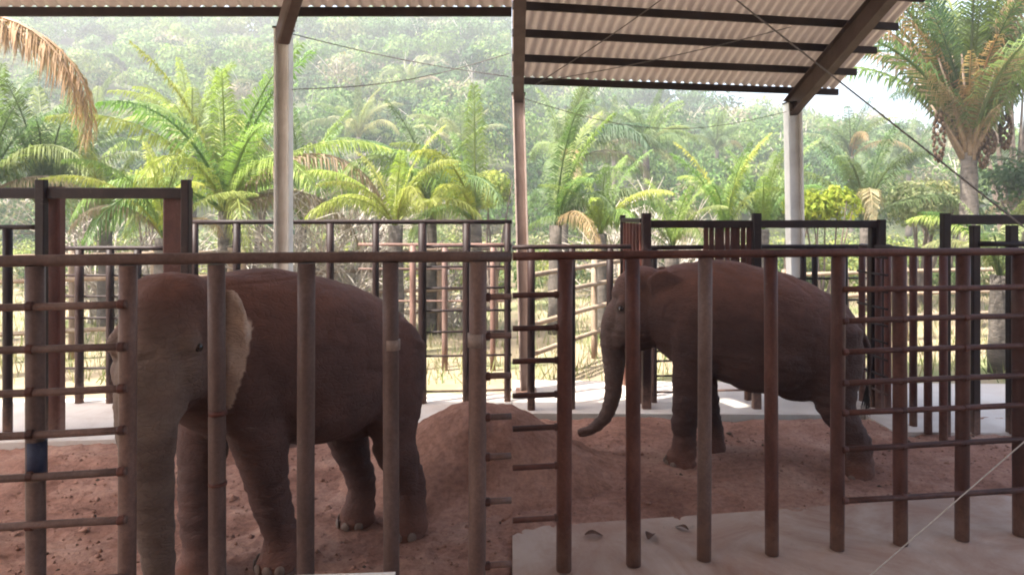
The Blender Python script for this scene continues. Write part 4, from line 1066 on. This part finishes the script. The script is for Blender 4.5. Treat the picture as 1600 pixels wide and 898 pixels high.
# wooded hillside: one mass
def forest(side, n, seed, label):
    g = np.random.default_rng(seed)
    Y = 37 + (RIDGE + 3 - 37) * g.random(n) ** .8
    X = side * g.uniform(.4, 1, n) ** .0 * g.uniform(0.003, .86, n) * Y
    Z = hill_z(X, Y)
    rad = g.uniform(1.3, 3.3, n) * (.75 + .5 * (Y / RIDGE)); hgt = rad * g.uniform(.6, 1.35, n)
    pal = np.array([(.05, .10, .025), (.075, .135, .035), (.11, .17, .045), (.03, .065, .025), (.14, .165, .065), (.19, .17, .115), (.135, .185, .045)])
    cols = pal[g.choice(len(pal), n, p=[.22, .22, .18, .16, .08, .06, .08])]
    V, Q, cl, idx = leaf_cloud(np.stack([X, Y, Z + hgt], 1), rad, 700, .05 + .0024 * Y, cols, seed + 1)
    cx = V[Q].mean(1)[:, 0]; lim = V[Q][:, :, 0] * side
    ok = lim.min(1) > 0.01
    o = bpy.data.objects.new('wooded_slope', np_mesh('wooded_slope', V, Q[ok], M_leafa, cl)); C.objects.link(o)
    tag(o, label, 'forest', kind='stuff')
    # pale bare trunks and limbs among the crowns
    mb = MB(); gr = random.Random(seed)
    for i in g.choice(n, 70, replace=False):
        b = Vector((X[i], Y[i], Z[i] - .3)); tp_ = b + Vector((gr.uniform(-.5, .5), gr.uniform(-.5, .5), hgt[i] + rad[i] * .6))
        if abs(b.x) < 2.5: continue
        mb.tube([b, b.lerp(tp_, .5) + Vector((gr.uniform(-.2, .2), 0, 0)), tp_], [.13, .09, .04], 5, False)
        for _ in range(4):
            s0 = b.lerp(tp_, gr.uniform(.4, .9)); mb.tube([s0, s0 + Vector((gr.uniform(-1, 1) * rad[i] * .8, gr.uniform(-1, 1) * rad[i] * .6, rad[i] * gr.uniform(.3, .9)))], [.05, .02], 4, False)
    tk = mb.build('wood_trunks', M_twig, None, origin=(0, 0, 0)); tag(tk, label.replace('wooded', 'bare pale limbs among the wooded'), 'tree limbs', kind='stuff')
forest(-1, 620, 3, 'wooded hazy slope filling the left view')
forest(1, 600, 4, 'wooded hazy slope filling the right view')

def scrub(side, n, seed, label):
    g = np.random.default_rng(seed)
    Y = g.uniform(23.5, 40, n); X = side * g.uniform(.01, .84, n) * Y
    rad = g.uniform(.7, 1.7, n); Z = np.maximum(hill_z(X, Y), -.05) + rad * .62
    pal = np.array([(.10, .14, .05), (.15, .18, .06), (.19, .20, .09), (.07, .10, .045), (.24, .21, .14), (.20, .22, .06)])
    V, Q, cl, _ = leaf_cloud(np.stack([X, Y, Z], 1), rad, 420, .085, pal[g.integers(0, 6, n)], seed, .85)
    Q = Q[(V[Q][:, :, 0] * side).min(1) > .01]
    o = bpy.data.objects.new('scrub_thicket', np_mesh('scrub_thicket', V, Q, M_leafa, cl)); C.objects.link(o); tag(o, label, 'scrub', kind='stuff')
scrub(-1, 230, 31, 'pale green scrub between the palms and the slope of the left view')
scrub(1, 230, 32, 'pale green scrub between the palms and the slope of the right view')

def bush(label, px, py, d, rad, tone, seed, leaf=.075, n=2600, name='leafy_bush', cat='bush', side=None):
    q = P(px, py, d); root = empty(name, (q.x, q.y, -.05)); tag(root, label, cat, 'bushes beyond the shelter')
    V, Q, cl, _ = leaf_cloud(np.array([[q.x, q.y, q.z]]), np.array([rad]), n, leaf, np.array([GREEN[tone] if isinstance(tone, str) else tone]), seed)
    if side: Q = Q[(V[Q][:, :, 0] * side).min(1) > .01]
    V = V - np.array(root.location)
    o = bpy.data.objects.new('crown', np_mesh('crown', V, Q, M_leafa, cl)); C.objects.link(o); o.parent = root
    mb = MB(); g = random.Random(seed); b = Vector((q.x, q.y, -.05))
    for i in range(7):
        e = Vector((q.x + g.uniform(-.6, .6) * rad, q.y + g.uniform(-.6, .6) * rad, q.z + g.uniform(-.1, .5) * rad))
        mb.tube([b + Vector((g.uniform(-.08, .08), g.uniform(-.08, .08), 0)), b.lerp(e, .5) + Vector((g.uniform(-.1, .1), 0, 0)), e], [.04 * rad + .015, .03 * rad, .01], 6, False)
    mb.build('stem', M_bark, root)
    return root
bush('lime green leafy bush right of the white column', 1288, 325, 18, .95, (.22, .26, .03), 1, side=1)
bush('bright yellow green bush behind the gate frame', 238, 300, 21, 1.15, 'yellow', 2, side=-1)
bush('green bush filling the gap left of the young palms', 1010, 330, 24, 1.7, 'pale', 3, leaf=.09, side=1)
bush('pale green bush left of the tall palm trunk', 1435, 335, 22, 1.6, 'pale', 4, leaf=.09, side=1)
bush('olive bush below the tall palm', 1475, 320, 25, 1.7, (.16, .16, .06), 5, leaf=.09, side=1)
bush('dull green bush behind the bluish palm at far left', 130, 300, 24, 1.9, 'pale', 6, leaf=.09, side=-1)
bush('pale green bush right of the dry shrub', 590, 300, 23, 1.6, 'pale', 7, leaf=.09, side=-1)
bush('yellow green bush at the right end of the left view', 765, 300, 21, 1.15, 'yellow', 8, leaf=.08, side=-1)
bush('broad green bush behind the large bright palm', 395, 300, 22, 1.8, 'bright', 9, leaf=.09, side=-1)
bush('low olive bush behind the white column', 1225, 330, 23, 1.4, 'mid', 10, leaf=.085, side=1)
bush('bluish leafy tree top behind the crown of the tall palm', 1590, 95, 23, 2.6, 'blue', 11, leaf=.10, n=5200, name='leafy_tree', cat='tree', side=1)
bush('dark green bush at the right photo edge', 1640, 300, 20, 1.9, 'dark', 12, leaf=.09, side=1)

def dry_shrub(label, px, py, d, rad, seed, n=420):
    q = P(px, py, d); root = empty('dry_shrub', (q.x, q.y, -.05)); tag(root, label, 'shrub', 'leafless grey shrubs beyond the shelter')
    g = random.Random(seed); mb = MB(); b = Vector((q.x, q.y, -.05))
    for i in range(n // 14):
        d1 = Vector((g.gauss(0, .55), g.gauss(0, .5), 1)).normalized(); L_ = rad * g.uniform(1.1, 2.2)
        p = b + Vector((g.uniform(-.5, .5) * rad, g.uniform(-.3, .3) * rad, 0)); pts = [p]
        for s in range(5): d1 = (d1 + Vector((g.gauss(0, .2), g.gauss(0, .2), -.04 * s))).normalized(); pts.append(pts[-1] + d1 * L_ / 5)
        mb.tube(pts, [.034, .028, .022, .018, .013, .007], 4, False)
        for s in range(13):
            k = g.randint(1, 4); s0 = pts[k].lerp(pts[k + 1], g.random()); dd = (d1 + Vector((g.gauss(0, .8), g.gauss(0, .8), g.gauss(.1, .5)))).normalized()
            e = s0 + dd * L_ * g.uniform(.15, .4); mb.tube([s0, s0.lerp(e, .5) + Vector((0, 0, .05)), e], [.014, .011, .006], 3, False)
    mb.build('twigs', M_twig, root); return root
dry_shrub('tangled leafless grey shrub right of the pale column', 512, 330, 16.5, 1.75, 1, 1500)
dry_shrub('leafless grey shrub half behind the dead hanging frond', 188, 330, 19, 1.6, 2, 900)
dry_shrub('leafless grey shrub in the middle of the right view', 1012, 335, 20, 1.7, 3, 1100)
dry_shrub('leafless grey shrub at the right end of the left view', 700, 350, 18, .9, 4, 420)

# dry grass outside
def grass(side, n, seed, label):
    g = np.random.default_rng(seed)
    Y = g.uniform(11.9, 34, n); X = side * g.uniform(.005, .86, n) * Y
    h_ = g.uniform(.12, .5, n); a = g.uniform(0, 6.28, n); ln = g.normal(0, .12, (n, 2))
    wv = np.stack([np.cos(a), np.sin(a)], 1) * .012
    b = np.stack([X, Y, np.full(n, -.05)], 1); tp_ = b + np.stack([ln[:, 0], ln[:, 1], h_], 1)
    V = np.stack([b - np.pad(wv, ((0, 0), (0, 1))), b + np.pad(wv, ((0, 0), (0, 1))), tp_], 1).reshape(-1, 3)
    pal = np.array([(.25, .21, .13), (.18, .19, .08), (.11, .15, .05), (.29, .245, .16)])
    cl = np.repeat(pal[g.integers(0, 4, n)], 3, 0)
    o = bpy.data.objects.new('dry_grass', np_mesh('dry_grass', V, np.arange(3 * n).reshape(-1, 3), M_leafa, cl)); C.objects.link(o)
    tag(o, label, 'grass', kind='stuff')
grass(-1, 9000, 5, 'dry yellowish grass beyond the fences of the left view')
grass(1, 9000, 6, 'dry yellowish grass beyond the fences of the right view')

# ------------------------------------------------------------------ haze
if HAZE > 0:
    bm = bmesh.new(); bmesh.ops.create_cube(bm, size=1)
    for v in bm.verts: v.co = Vector((v.co.x * 264, v.co.y * 186 + 60, v.co.z * 48 + 22))
    me = bpy.data.meshes.new('haze'); bm.to_mesh(me); bm.free()
    m = bpy.data.materials.new('hazy_air'); m.use_nodes = True; t = m.node_tree; t.nodes.clear()
    out = t.nodes.new('ShaderNodeOutputMaterial'); pv = t.nodes.new('ShaderNodeVolumePrincipled')
    pv.inputs['Color'].default_value = (.95, .96, .97, 1); pv.inputs['Density'].default_value = HAZE; pv.inputs['Anisotropy'].default_value = 0.2
    t.links.new(pv.outputs[0], out.inputs['Volume']); me.materials.append(m)
    hz = bpy.data.objects.new('haze', me); C.objects.link(hz); tag(hz, 'pale powdery haze in the air over the whole place', 'haze', kind='stuff')
